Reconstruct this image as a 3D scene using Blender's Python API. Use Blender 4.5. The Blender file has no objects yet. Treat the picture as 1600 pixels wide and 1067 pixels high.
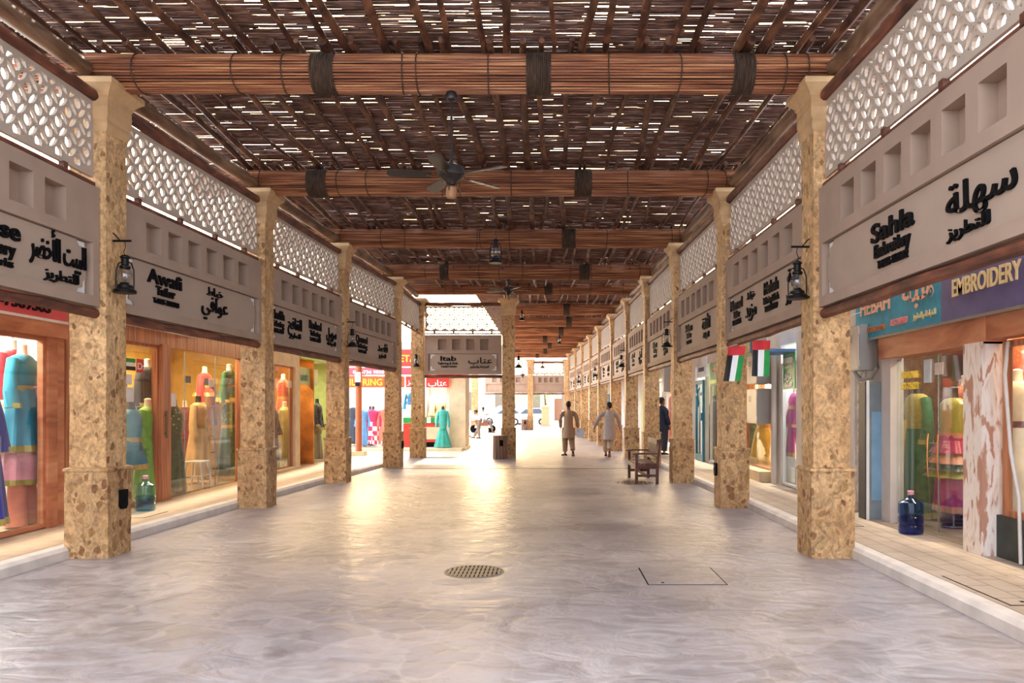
import bpy, math, random
from mathutils import Matrix, Vector
from math import sin, cos, pi, radians as R
random.seed(7)
S = bpy.context.scene
COL = S.collection

# ------------------------------------------------------------------ camera
cam = bpy.data.cameras.new('camera')
camo = bpy.data.objects.new('camera', cam); COL.objects.link(camo)
camo.location = (0, 0, 1.5); camo.rotation_euler = (R(90), 0, 0)
cam.sensor_width = 36; cam.lens = 27
cam.shift_x = -57 / 1600; cam.shift_y = 103.5 / 1600
cam.clip_end = 400
S.camera = camo
# ------------------------------------------------------------------ sky, sun, exposure
SUN_AZ, SUN_EL = R(-3), R(40)          # in front of the viewer, a little to one side
sun_dir = Vector((sin(SUN_AZ) * cos(SUN_EL), cos(SUN_AZ) * cos(SUN_EL), sin(SUN_EL)))
glow_dir = Vector((sin(R(-5)) * cos(R(12)), cos(R(-5)) * cos(R(12)), sin(R(12))))
w = bpy.data.worlds.new('sky'); S.world = w; w.use_nodes = True
nt = w.node_tree; nt.nodes.clear()
out = nt.nodes.new('ShaderNodeOutputWorld'); bg = nt.nodes.new('ShaderNodeBackground')
tc = nt.nodes.new('ShaderNodeTexCoord'); dot = nt.nodes.new('ShaderNodeVectorMath'); dot.operation = 'DOT_PRODUCT'
nrm = nt.nodes.new('ShaderNodeVectorMath'); nrm.operation = 'NORMALIZE'
nt.links.new(tc.outputs['Generated'], nrm.inputs[0]); nt.links.new(nrm.outputs[0], dot.inputs[0]); dot.inputs[1].default_value = glow_dir
rp = nt.nodes.new('ShaderNodeValToRGB'); rp.color_ramp.interpolation = 'EASE'
rp.color_ramp.elements[0].position = 0.80; rp.color_ramp.elements[0].color = (0.0, 0.0, 0.0, 1)
rp.color_ramp.elements[1].position = 1.0; rp.color_ramp.elements[1].color = (1, 1, 1, 1)
nt.links.new(dot.outputs['Value'], rp.inputs[0])
mixc = nt.nodes.new('ShaderNodeMix'); mixc.data_type = 'RGBA'
mixc.inputs[6].default_value = (3.0, 3.3, 3.85, 1); mixc.inputs[7].default_value = (22, 15.5, 8.0, 1)
nt.links.new(rp.outputs[0], mixc.inputs[0]); nt.links.new(mixc.outputs[2], bg.inputs[0]); nt.links.new(bg.outputs[0], out.inputs[0])
bg.inputs[1].default_value = 1.0
sl = bpy.data.lights.new('sun', 'SUN'); sl.energy = 3.4; sl.color = (1, .87, .66); sl.angle = R(3)
so = bpy.data.objects.new('sun', sl); COL.objects.link(so); so.rotation_euler = sun_dir.to_track_quat('Z', 'Y').to_euler()
vs = S.view_settings; vs.view_transform = 'Standard'; vs.look = 'None'; vs.gamma = 1; vs.use_curve_mapping = False
vs.exposure = 0.42
S.cycles.max_bounces = 7; S.cycles.diffuse_bounces = 4; S.cycles.glossy_bounces = 3; S.cycles.transparent_max_bounces = 10
S.cycles.transmission_bounces = 4; S.cycles.sample_clamp_indirect = 6; S.cycles.caustics_reflective = False; S.cycles.caustics_refractive = False
S.cycles.use_denoising = True

# ------------------------------------------------------------------ materials
def lin(c):
    if isinstance(c, str):
        c = [int(c[i:i + 2], 16) / 255 for i in (0, 2, 4)]
        c = [x / 12.92 if x <= .04045 else ((x + .055) / 1.055) ** 2.4 for x in c]
    return (c[0], c[1], c[2], 1)
MC = {}
class NT:
    def __init__(s, name):
        s.m = bpy.data.materials.new(name); s.m.use_nodes = True; s.t = s.m.node_tree
        s.p = s.t.nodes['Principled BSDF']
    def n(s, kind, **k):
        nd = s.t.nodes.new('ShaderNode' + kind)
        for a, b in k.items():
            if a.startswith('i_'): nd.inputs[a[2:].replace('_', ' ')].default_value = b
            else: setattr(nd, a, b)
        return nd
    def l(s, a, b): s.t.links.new(a, b)
    def coord(s, scale=(1, 1, 1), rnd=False):
        t = s.n('TexCoord'); mp = s.n('Mapping'); mp.inputs['Scale'].default_value = scale
        s.l(t.outputs['Object'], mp.inputs[0])
        if rnd:
            oi = s.n('ObjectInfo'); mu = s.n('Math', operation='MULTIPLY'); mu.inputs[1].default_value = 37.0
            s.l(oi.outputs['Random'], mu.inputs[0]); s.l(mu.outputs[0], mp.inputs['Location'])
        return mp.outputs[0]
    def ramp(s, src, stops, interp='LINEAR'):
        r = s.n('ValToRGB'); r.color_ramp.interpolation = interp
        e = r.color_ramp.elements
        while len(e) < len(stops): e.new(0.5)
        for q, (p, c) in enumerate(stops): e[q].position = p; e[q].color = lin(c)
        s.l(src, r.inputs[0]); return r.outputs[0]
    def mix(s, f, a, b, mode='MIX'):
        m = s.n('Mix', data_type='RGBA', blend_type=mode)
        for q, v in ((0, f), (6, a), (7, b)):
            if hasattr(v, 'links'): s.l(v, m.inputs[q])
            else: m.inputs[q].default_value = v if q == 0 else lin(v)
        return m.outputs[2]
    def bump(s, h, st=.4, d=.01, prev=None):
        b = s.n('Bump'); b.inputs['Strength'].default_value = st; b.inputs['Distance'].default_value = d
        s.l(h, b.inputs['Height'])
        if prev: s.l(prev, b.inputs['Normal'])
        return b.outputs[0]

def plain(name, col, rough=.6, metal=0, var=.12, scale=8, bump=.0, emit=0, spec=.5, stretch=(1, 1, 1)):
    key = name
    if key in MC: return MC[key]
    k = NT(name); c = lin(col)
    k.p.inputs['Roughness'].default_value = rough; k.p.inputs['Metallic'].default_value = metal
    k.p.inputs['Specular IOR Level'].default_value = spec
    co = k.coord(stretch, rnd=True); nz = k.n('TexNoise'); nz.inputs['Scale'].default_value = scale; nz.inputs['Detail'].default_value = 4
    k.l(co, nz.inputs[0])
    a = tuple(max(0, x * (1 - var)) for x in c[:3]); b = tuple(min(1, x * (1 + var)) for x in c[:3])
    col_o = k.ramp(nz.outputs[0], [(.3, a), (.7, b)]); k.l(col_o, k.p.inputs['Base Color'])
    if bump: k.l(k.bump(nz.outputs[0], bump, .01), k.p.inputs['Normal'])
    if emit:
        k.l(col_o, k.p.inputs['Emission Color']); k.p.inputs['Emission Strength'].default_value = emit
    MC[key] = k.m; return k.m

def stone(name, mortar, stones, scale=9.0, edge=.06, thr=.30, net=.25):
    """rough fossil stone: mottled ground with scattered rounded brown inclusions"""
    k = NT(name); co = k.coord((1, 1, .75), rnd=True)
    nz = k.n('TexNoise'); nz.inputs['Scale'].default_value = 6; nz.inputs['Detail'].default_value = 5; k.l(co, nz.inputs[0])
    wm = k.n('VectorMath', operation='MULTIPLY_ADD'); k.l(nz.outputs['Color'], wm.inputs[0]); wm.inputs[1].default_value = (.15, .15, .15); k.l(co, wm.inputs[2])
    v1 = k.n('TexVoronoi', feature='F1'); v1.inputs['Scale'].default_value = scale; k.l(wm.outputs[0], v1.inputs[0])
    v2 = k.n('TexVoronoi', feature='DISTANCE_TO_EDGE'); v2.inputs['Scale'].default_value = scale; k.l(wm.outputs[0], v2.inputs[0])
    sep = k.n('SeparateColor'); k.l(v1.outputs['Color'], sep.inputs[0])
    n = len(stones); cs = k.ramp(sep.outputs[0], [(i / n, c) for i, c in enumerate(stones)], 'CONSTANT')
    th = k.n('MapRange'); th.inputs[3].default_value = .12; th.inputs[4].default_value = thr * 1.9; k.l(sep.outputs[1], th.inputs[0])
    lt = k.n('Math', operation='SUBTRACT'); k.l(th.outputs[0], lt.inputs[0]); k.l(v1.outputs['Distance'], lt.inputs[1])
    blob = k.ramp(lt.outputs[0], [(0, (0, 0, 0)), (.05, (1, 1, 1))])
    fine = k.n('TexNoise'); fine.inputs['Scale'].default_value = 26; fine.inputs['Detail'].default_value = 8; fine.inputs['Distortion'].default_value = 1.2; k.l(co, fine.inputs[0])
    mid = k.n('TexNoise'); mid.inputs['Scale'].default_value = 9; mid.inputs['Detail'].default_value = 6; mid.inputs['Distortion'].default_value = 1.5; k.l(co, mid.inputs[0])
    big = k.n('TexNoise'); big.inputs['Scale'].default_value = 1.8; big.inputs['Detail'].default_value = 4; k.l(co, big.inputs[0])
    ground = k.ramp(mid.outputs[0], [(.32, tuple(x * .62 for x in lin(mortar)[:3])), (.5, mortar), (.68, tuple(min(1, x * 1.3) for x in lin(mortar)[:3]))])
    base = k.mix(blob, ground, cs)
    em = k.ramp(v2.outputs[0], [(.0, (net, net, net)), (edge, (0, 0, 0))])
    base = k.mix(em, base, tuple(min(1, x * 1.35) for x in lin(mortar)[:3]))
    base = k.mix(.6, base, k.ramp(fine.outputs[0], [(.32, (.42, .34, .26)), (.55, (1, 1, 1))]), 'MULTIPLY')
    base = k.mix(.55, base, k.ramp(big.outputs[0], [(.35, (.6, .46, .32)), (.62, (1, 1, 1))]), 'MULTIPLY')
    k.l(base, k.p.inputs['Base Color']); k.p.inputs['Roughness'].default_value = .7
    b1 = k.bump(blob, -.3, .02); k.l(k.bump(mid.outputs[0], .55, .03, b1), k.p.inputs['Normal'])
    return k.m
M_STONE = stone('fossil_stone', 'D8AE7A', ['B48A56', 'C9A468', 'BC965E', '9E7648', 'CCAA74', 'A88050', 'C09C66', '8E6640'], 12, thr=.26)
M_PLINTH = stone('plinth_stone', 'CCA474', ['A87E50', 'B88E5A', '94683E', 'A87E4E', 'C4A06A', '9A7044', '8E6440', 'B48C58'], 11, thr=.31)
M_CAP = plain('carved_limestone', 'CCA474', .7, var=.15, scale=6, bump=.3)
M_STUCCO = plain('stucco', 'A88E7A', .85, var=.07, scale=3, bump=.08)
M_STUCCO2 = plain('stucco_plate', 'AE9682', .8, var=.05, scale=3, bump=.05)
M_LATTICE = plain('cast_lattice', 'BCA996', .8, var=.05, scale=6)
M_WHITE = plain('white_plaster', 'E8E6E2', .8, var=.04)
M_BLACK = plain('black_letter', '070506', .75, var=.05, spec=.15)
M_IRON = plain('aged_iron', '1E1B1A', .45, .7, .3, 20)
M_BRASS = plain('tarnished_brass', '5A4A30', .4, .8, .2, 20)
M_GOLD = plain('gold_thread', 'B8923A', .45, .3, .3, 40)
def wood(name, c1, c2, c3, rough=.65, sc=(1, 1, 1), s=14):
    k = NT(name); co = k.coord(sc, rnd=True)
    nz = k.n('TexNoise'); nz.inputs['Scale'].default_value = s; nz.inputs['Detail'].default_value = 6; nz.inputs['Distortion'].default_value = .6; k.l(co, nz.inputs[0])
    k.l(k.ramp(nz.outputs[0], [(.3, c1), (.5, c2), (.72, c3)]), k.p.inputs['Base Color']); k.p.inputs['Roughness'].default_value = rough
    k.l(k.bump(nz.outputs[0], .5, .012), k.p.inputs['Normal']); return k.m
M_POLE = wood('mangrove_pole', '2E1A12', '5E3A28', '9A6846', .6, (1, .35, 1), 9)
M_LOG = wood('dark_log', '3A1E16', '6A3A28', '8A5238', .6, (.3, 1, 1), 10)
M_LOGY = wood('side_log', '4A3424', '7C5C44', 'A08264', .55, (1, .2, 1), 8)
M_CANE = wood('roof_cane', '3A2419', '6C4836', '9A7058', .6, (.15, 1, 1), 30)
M_SLAT = wood('palm_slat', '1A100C', '34231A', '523828', .7, (.1, 1, 1), 12)
M_REED = wood('bundle_reed', '4A2414', '9A5A36', 'DCA06A', .5, (.08, 3.4, 3.4), 13)
M_REEDCORE = plain('bundle_core', '2A140C', .8)
M_COIR = wood('coir_binding', '2A1A12', '44301F', '5E432D', .8, (6, 1, 1), 8)
M_BENCH = wood('bench_wood', '2E120C', '5A2A1C', '6A3826', .6, (1, .2, 1), 12)
M_BIN = wood('bin_slats', '5A3E30', '7E5C48', 'A4806A', .6, (4, 4, .3), 6)
M_COPPER = wood('copper_frame', 'A05C3C', 'C67E58', 'D89C74', .45, (.4, .4, 2), 3)
M_DOORWOOD = wood('varnished_frame', '8A4A2C', 'B4704A', 'CE8E62', .4, (3, 3, .2), 6)
def peel_mat():
    k = NT('peeling_paint'); co = k.coord((3, 3, .9)); nz = k.n('TexNoise'); nz.inputs['Scale'].default_value = 3.5; nz.inputs['Detail'].default_value = 8; nz.inputs['Distortion'].default_value = .6; k.l(co, nz.inputs[0])
    k.l(k.ramp(nz.outputs[0], [(.0, 'A8745C'), (.43, 'B98A72'), (.47, 'E4D4C8'), (.56, 'EADFD4'), (.66, 'D8C4B4'), (.7, 'A07058')]), k.p.inputs['Base Color']); k.p.inputs['Roughness'].default_value = .75
    k.l(k.bump(nz.outputs[0], .5, .02), k.p.inputs['Normal']); return k.m
M_PEEL = peel_mat()
def glass(name, tint=(1, 1, 1), refl=.08, rough=.02):
    k = NT(name); k.t.nodes.remove(k.p); o = k.t.nodes['Material Output']
    tr = k.n('BsdfTransparent'); tr.inputs[0].default_value = lin(tint); gl = k.n('BsdfGlossy'); gl.inputs['Roughness'].default_value = rough
    fr = k.n('LayerWeight'); fr.inputs[0].default_value = .22
    mr = k.n('MapRange'); mr.inputs[3].default_value = refl; mr.inputs[4].default_value = .75
    k.l(fr.outputs['Facing'], mr.inputs[0])
    pw = k.n('Math', operation='POWER'); pw.inputs[1].default_value = 1.6; k.l(mr.outputs[0], pw.inputs[0])
    ms = k.n('MixShader'); k.l(pw.outputs[0], ms.inputs[0]); k.l(tr.outputs[0], ms.inputs[1]); k.l(gl.outputs[0], ms.inputs[2]); k.l(ms.outputs[0], o.inputs[0])
    return k.m
M_GLASS = glass('window_glass', (.95, .97, .96), .05)
M_LAMPGLASS = glass('lantern_glass', (.85, .85, .83), .25)
M_BLUEGLASS = glass('blue_bottle_plastic', (.16, .42, .78), .12, .1)
M_CLEARBLUE = glass('pale_bottle_plastic', (.62, .8, .92), .15, .1)
M_WATER = glass('water_blue', (.12, .36, .8), .1, .05)
M_WATER2 = glass('water_pale', (.6, .78, .9), .1, .05)

def floor_mat():
    k = NT('stamped_concrete'); co = k.coord((1, 1, 1))
    nz = k.n('TexNoise'); nz.inputs['Scale'].default_value = 1.4; nz.inputs['Detail'].default_value = 3; k.l(co, nz.inputs[0])
    wm = k.n('VectorMath', operation='MULTIPLY_ADD'); k.l(nz.outputs['Color'], wm.inputs[0]); wm.inputs[1].default_value = (.7, .7, .7); k.l(co, wm.inputs[2])
    v = k.n('TexVoronoi', feature='DISTANCE_TO_EDGE'); v.inputs['Scale'].default_value = 2.3; k.l(wm.outputs[0], v.inputs[0])
    vc = k.n('TexVoronoi', feature='F1'); vc.inputs['Scale'].default_value = 2.3; k.l(wm.outputs[0], vc.inputs[0])
    fine = k.n('TexNoise'); fine.inputs['Scale'].default_value = 7; fine.inputs['Detail'].default_value = 8; fine.inputs['Distortion'].default_value = .8; k.l(co, fine.inputs[0])
    big = k.n('TexNoise'); big.inputs['Scale'].default_value = .55; big.inputs['Detail'].default_value = 3; k.l(co, big.inputs[0])
    sep = k.n('SeparateColor'); k.l(vc.outputs['Color'], sep.inputs[0])
    c = k.ramp(sep.outputs[0], [(0, '9A9090'), (.45, 'A69C9C'), (1, 'B4A9A8')])
    c = k.mix(.45, c, k.ramp(big.outputs[0], [(.35, (.72, .66, .60)), (.65, (1, 1, 1))]), 'MULTIPLY')
    c = k.mix(.5, c, k.ramp(fine.outputs[0], [(.3, (.62, .58, .55)), (.6, (1, 1, 1))]), 'MULTIPLY')
    cw = k.n('VectorMath', operation='MULTIPLY_ADD'); k.l(fine.outputs['Color'], cw.inputs[0]); cw.inputs[1].default_value = (.45, .3, .3); k.l(co, cw.inputs[2])
    vk = k.n('TexVoronoi', feature='DISTANCE_TO_EDGE'); vk.inputs['Scale'].default_value = 3.7; k.l(cw.outputs[0], vk.inputs[0])
    msk = k.n('Math', operation='ADD'); k.l(vk.outputs[0], msk.inputs[0]); k.l(k.ramp(big.outputs[0], [(.42, (0, 0, 0)), (.6, (.1, .1, .1))]), msk.inputs[1])
    c = k.mix(.6, c, k.ramp(msk.outputs[0], [(.0, (.45, .42, .42)), (.018, (1, 1, 1))]), 'MULTIPLY')
    joint = k.ramp(v.outputs[0], [(0, (0, 0, 0)), (.05, (1, 1, 1))])
    c = k.mix(.5, c, k.mix(joint, 'B4A8A0', c))
    k.l(c, k.p.inputs['Base Color'])
    k.l(k.ramp(fine.outputs[0], [(.3, (.30, .30, .30)), (.75, (.48, .48, .48))]), k.p.inputs['Roughness'])
    k.p.inputs['Specular IOR Level'].default_value = .62
    co2 = k.coord((.75, 1.15, 1)); st = k.n('TexNoise'); st.inputs['Scale'].default_value = 2.8; st.inputs['Detail'].default_value = 7; st.inputs['Distortion'].default_value = 1.6; k.l(co2, st.inputs[0])
    c = k.mix(.42, c, k.ramp(st.outputs[0], [(.36, (.5, .46, .44)), (.46, (1, 1, 1)), (.62, (1.0, 1.0, 1.0)), (.72, (.8, .74, .7))]), 'MULTIPLY'); k.l(c, k.p.inputs['Base Color'])
    b1 = k.bump(v.outputs[0], .12, .03); b2 = k.bump(st.outputs[0], .42, .05, b1)
    k.l(k.bump(fine.outputs[0], .25, .015, b2), k.p.inputs['Normal'])
    return k.m
M_FLOOR = floor_mat()
def paver(name, c1, c2, mo, sx=.4, sy=.2, rough=.55, off=.5):
    k = NT(name); co = k.coord((1, 1, 1))
    sw = k.n('SeparateXYZ'); k.l(co, sw.inputs[0]); cb = k.n('CombineXYZ'); k.l(sw.outputs[1], cb.inputs[0]); k.l(sw.outputs[0], cb.inputs[1])
    b = k.n('TexBrick'); b.offset = off; b.inputs['Scale'].default_value = 1; b.inputs['Brick Width'].default_value = sx; b.inputs['Row Height'].default_value = sy
    b.inputs['Mortar Size'].default_value = .007; b.inputs['Color1'].default_value = lin(c1); b.inputs['Color2'].default_value = lin(c2); b.inputs['Mortar'].default_value = lin(mo)
    k.l(cb.outputs[0], b.inputs[0])
    fine = k.n('TexNoise'); fine.inputs['Scale'].default_value = 6; fine.inputs['Detail'].default_value = 6; k.l(co, fine.inputs[0])
    c = k.mix(.5, b.outputs[0], k.ramp(fine.outputs[0], [(.3, (.7, .66, .6)), (.65, (1, 1, 1))]), 'MULTIPLY')
    k.l(c, k.p.inputs['Base Color']); k.p.inputs['Roughness'].default_value = rough
    k.l(k.bump(b.outputs['Fac'], -.25, .01), k.p.inputs['Normal']); return k.m
M_PAVER = paver('tile_paving', 'C0AC98', 'B4A08C', '8A7866')
M_PAVER2 = paver('smooth_paving', 'CDB294', 'C6AA8C', 'AA9074', .8, .5)
M_COURT = paver('court_paving', 'DCCBB2', 'D2BFA6', 'B09C84', 1.0, .5)
M_CURB = plain('kerb_concrete', 'D8CCC0', .6, var=.12, scale=5, bump=.2)
M_SAND = plain('sunlit_asphalt', 'C8BEB0', .8, var=.08, scale=2)

# ------------------------------------------------------------------ mesh helpers
class MB:
    def __init__(s): s.v = []; s.f = []
    def add(s, vs, fs, M=None):
        b = len(s.v)
        s.v += [tuple(M @ Vector(v)) for v in vs] if M else [tuple(v) for v in vs]
        s.f += [tuple(b + i for i in f) for f in fs]; return s
    def box(s, x0, x1, y0, y1, z0, z1, M=None):
        return s.add([(x0, y0, z0), (x1, y0, z0), (x1, y1, z0), (x0, y1, z0), (x0, y0, z1), (x1, y0, z1), (x1, y1, z1), (x0, y1, z1)],
                     [(0, 3, 2, 1), (4, 5, 6, 7), (0, 1, 5, 4), (1, 2, 6, 5), (2, 3, 7, 6), (3, 0, 4, 7)], M)
    def loft(s, rings, cap=True, M=None, closed=True):
        n = len(rings[0]); vs = [p for r in rings for p in r]; fs = []
        for i in range(len(rings) - 1):
            for j in range(n if closed else n - 1):
                k = (j + 1) % n; fs.append((i * n + j, i * n + k, (i + 1) * n + k, (i + 1) * n + j))
        if cap: fs.append(tuple(range(n - 1, -1, -1))); fs.append(tuple((len(rings) - 1) * n + j for j in range(n)))
        return s.add(vs, fs, M)
    def lathe(s, prof, n=20, c=(0, 0, 0), M=None, sx=1, sy=1):
        return s.loft([[(c[0] + r * sx * cos(2 * pi * j / n), c[1] + r * sy * sin(2 * pi * j / n), c[2] + z) for j in range(n)] for r, z in prof], True, M)
    def sq(s, prof, c=(0, 0, 0), M=None):
        return s.loft([[(c[0] - h, c[1] - h, z), (c[0] + h, c[1] - h, z), (c[0] + h, c[1] + h, z), (c[0] - h, c[1] + h, z)] for h, z in prof], True, M)
    def tube(s, pts, rad, n=8, M=None, cap=True):
        pts = [Vector(p) for p in pts]
        if not hasattr(rad, '__len__'): rad = [rad] * len(pts)
        rings = []; up = Vector((0, 0, 1))
        d0 = (pts[1] - pts[0]).normalized()
        if abs(d0.dot(up)) > .95: up = Vector((1, 0, 0))
        for i, p in enumerate(pts):
            d = (pts[min(i + 1, len(pts) - 1)] - pts[max(i - 1, 0)]).normalized()
            a = d.cross(up).normalized(); b = a.cross(d).normalized()
            rr = rad[i]
            ra, rb = rr if hasattr(rr, '__len__') else (rr, rr)
            rings.append([p + a * ra * cos(2 * pi * j / n) + b * rb * sin(2 * pi * j / n) for j in range(n)])
        return s.loft(rings, cap, M)
    def ball(s, c, r, n=12, m=8, M=None):
        rx, ry, rz = r if hasattr(r, '__len__') else (r, r, r)
        return s.loft([[(c[0] + rx * sin(pi * (i + .02) / (m + .04)) * cos(2 * pi * j / n), c[1] + ry * sin(pi * (i + .02) / (m + .04)) * sin(2 * pi * j / n), c[2] - rz * cos(pi * i / m)) for j in range(n)] for i in range(m + 1)], True, M)
    def mesh(s, me, M=None):
        return s.add([v.co for v in me.vertices], [tuple(p.vertices) for p in me.polygons], M)
    def data(s, name, mat, smooth=35):
        me = bpy.data.meshes.new(name); me.from_pydata(s.v, [], s.f); me.update()
        if smooth:
            me.polygons.foreach_set('use_smooth', [True] * len(me.polygons)); me.set_sharp_from_angle(angle=R(smooth))
        if mat: me.materials.append(mat)
        return me
    def build(s, name, mat, parent=None, loc=(0, 0, 0), rz=0, smooth=35):
        return ob(name, s.data(name, mat, smooth), parent, loc, rz)
def ob(name, me, parent=None, loc=(0, 0, 0), rz=0):
    o = bpy.data.objects.new(name, me); COL.objects.link(o)
    if parent: o.parent = parent
    o.location = loc; o.rotation_euler = (0, 0, rz); return o
def tag(o, label=None, cat=None, group=None, kind=None):
    if label: o['label'] = label
    if cat: o['category'] = cat
    if group: o['group'] = group
    if kind: o['kind'] = kind
    return o
def thing(name, label, cat, loc=(0, 0, 0), rz=0, group=None, kind=None):
    return tag(ob(name, None, None, loc, rz), label, cat, group, kind)
def dup(o, parent=None):
    c = o.copy(); COL.objects.link(c); c.parent = parent
    for ch in list(o.children): dup(ch, c)
    return c
ROTX = Matrix.Rotation(R(90), 4, 'X')
def curve_mesh(splines, depth):
    cu = bpy.data.curves.new('c', 'CURVE'); cu.dimensions = '2D'; cu.fill_mode = 'BOTH'; cu.extrude = depth / 2
    for pts in splines:
        sp = cu.splines.new('POLY'); sp.points.add(len(pts) - 1)
        for q, p in enumerate(pts): sp.points[q].co = (p[0], p[1], 0, 1)
        sp.use_cyclic_u = True
    o = bpy.data.objects.new('c', cu); COL.objects.link(o)
    me = bpy.data.meshes.new_from_object(o); bpy.data.objects.remove(o); bpy.data.curves.remove(cu); return me
def plate(mb, splines, depth, y0=0):
    """outline with holes in the x-z plane; front face at y = y0, back at y0 + depth"""
    return mb.mesh(curve_mesh(splines, depth), Matrix.Translation((0, y0 + depth / 2, 0)) @ ROTX)
def rect(x0, x1, z0, z1): return [(x0, z0), (x1, z0), (x1, z1), (x0, z1)]
AR = {}
for ch, c, dual in [('ا', 0xFE8D, 0), ('أ', 0xFE83, 0), ('ب', 0xFE8F, 1), ('ة', 0xFE93, 0), ('ت', 0xFE95, 1), ('ج', 0xFE9D, 1), ('ح', 0xFEA1, 1), ('خ', 0xFEA5, 1), ('د', 0xFEA9, 0),
                    ('ر', 0xFEAD, 0), ('ز', 0xFEAF, 0), ('س', 0xFEB1, 1), ('ش', 0xFEB5, 1), ('ص', 0xFEB9, 1), ('ض', 0xFEBD, 1), ('ط', 0xFEC1, 1), ('ع', 0xFEC9, 1), ('ف', 0xFED1, 1), ('ق', 0xFED5, 1),
                    ('ك', 0xFED9, 1), ('ل', 0xFEDD, 1), ('م', 0xFEE1, 1), ('ن', 0xFEE5, 1), ('ه', 0xFEE9, 1), ('و', 0xFEED, 0), ('ي', 0xFEF1, 1)]:
    AR[ch] = (c, dual)
def arabic(t):
    o = []
    for i, ch in enumerate(t):
        if ch not in AR: o.append(ch); continue
        c, dual = AR[ch]
        pj = i > 0 and t[i - 1] in AR and AR[t[i - 1]][1]
        nj = i + 1 < len(t) and t[i + 1] in AR and dual
        o.append(chr(c + (3 if pj and nj else 1 if pj else 2 if nj else 0)))
    return ''.join(reversed(o))
def text(mb, body, x, z, size, depth=.02, y0=0, bold=0, width=None, align='CENTER', ar=False, shear=0):
    """lettering standing on a wall: x,z is the middle of the line's foot"""
    cu = bpy.data.curves.new('t', 'FONT'); cu.body = arabic(body) if ar else body; cu.size = size; cu.extrude = depth / 2; cu.offset = bold; cu.shear = shear
    cu.align_x = align; cu.resolution_u = 4
    o = bpy.data.objects.new('t', cu); COL.objects.link(o); me = bpy.data.meshes.new_from_object(o)
    bpy.data.objects.remove(o); bpy.data.curves.remove(cu)
    sx = 1
    if width and me.vertices:
        xs = [v.co.x for v in me.vertices]; sx = width / (max(xs) - min(xs))
    mb.mesh(me, Matrix.Translation((x, y0 - depth / 2, z)) @ ROTX @ Matrix.Diagonal((sx, 1, 1, 1)))
    return mb

# ------------------------------------------------------------------ ground
def slab(name, x0, x1, y0, y1, z0, z1, mat, kind='structure'):
    o = MB().box(x0, x1, y0, y1, z0, z1).build(name, mat, smooth=0); o['kind'] = kind; return o
slab('floor', -5.0, 3.2, -5, 23.4, -.3, 0, M_FLOOR)
slab('floor_passage', -1.6, 3.2, 23.4, 53, -.3, 0, M_FLOOR)
slab('floor_court', -16, -1.6, 23.4, 56, -.3, -.004, M_COURT)
slab('floor_cross_alley', -16, -5.0, 20.2, 23.4, -.3, -.002, M_COURT)
slab('ground_road', -60, 60, 56, 130, -.32, -.02, M_SAND)
slab('ground_road_edge', -1.6, 40, 53, 56, -.32, -.01, M_COURT)
# pillar positions: inner-front plinth corner
LP = [(-4.381, 7.63), (-4.21, 11.46), (-4.026, 15.25), (-3.71, 19.2), (-3.71, 22.9)]
RP = [(2.613, 7.63), (2.566, 11.46), (2.465, 15.25), (2.37, 19.1), (2.28, 22.9), (2.14, 26.7), (1.95, 30.5), (1.80, 34.3), (1.60, 38.2), (1.40, 42.0), (1.15, 46.0)]
W = .43
def sidewalk(name, inner, outer, mat, z=.12):
    n = len(inner); mb = MB()
    rings = [[(a[0], a[1], -.1), (a[0], a[1], z), (b, a[1], z), (b, a[1], -.1)] for a, b in zip(inner, outer)]
    mb.loft(rings); o = mb.build(name, mat, smooth=0); o['kind'] = 'structure'; return o
cl = [(-4.86, -5), (-4.86, 3), (-4.76, 7.8), (-4.63, 11.6), (-4.44, 15.4), (-4.16, 19.4), (-4.3, 20.2)]
cr = [(3.04, -5), (3.02, 7.8), (2.97, 11.6), (2.87, 15.4), (2.78, 19.3), (2.68, 23.1), (2.55, 26.9), (2.36, 30.7), (2.2, 34.5), (2.0, 38.4), (1.8, 42.2), (1.6, 47)]
def kerb(name, pts, side):
    mb = MB(); rings = []
    for x, y in pts:
        rings.append([(x, y, -.05), (x, y, .085), (x + side * .03, y, .12), (x + side * .13, y, .125), (x + side * .16, y, .1), (x + side * .16, y, -.05)])
    mb.loft(rings); o = mb.build(name, M_CURB, smooth=20)
    o['kind'] = 'structure'; return o
kerb('curb_left', cl, -1); kerb('curb_right', cr, 1)
sidewalk('sidewalk_left', [(x - .16, y) for x, y in cl], [-5.95] * len(cl), M_PAVER2, .108)
sidewalk('sidewalk_right', [(x + .16, y) for x, y in cr], [4.4] * len(cr), M_PAVER, .108)

# ------------------------------------------------------------------ stone pillars
def pillar_parts():
    r = random.Random(3)
    def rough(h, z0, z1, n=7):
        mb = MB(); rings = []
        for i in range(n + 1):
            z = z0 + (z1 - z0) * i / n; ring = []
            for a, b in ((-1, -1), (0, -1), (1, -1), (1, 0), (1, 1), (0, 1), (-1, 1), (-1, 0)):
                j = .004; ring.append((a * (h + r.uniform(-j, j)), b * (h + r.uniform(-j, j)), z))
            rings.append(ring)
        return mb.loft(rings)
    pl = rough(W / 2, -.05, .87, 4); pl.sq([(W / 2 + .012, .862), (W / 2 + .016, .875), (W / 2 + .008, .895), (.19, .905)])
    sh = rough(.183, .9, 4.36, 12)
    cp = MB().sq([(.186, 4.26), (.205, 4.30), (.208, 4.35), (.198, 4.37), (.215, 4.40), (.22, 4.42), (.22, 4.585), (.235, 4.60), (.24, 4.63), (.265, 4.66), (.295, 4.69), (.31, 4.70), (.31, 4.75), (.30, 4.762)])
    cp.box(-.224, .224, -.224, .224, 4.5, 4.515)
    return pl.data('plinth', M_PLINTH), sh.data('shaft', M_STONE), cp.data('capital', M_CAP)
PD = pillar_parts()
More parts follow.
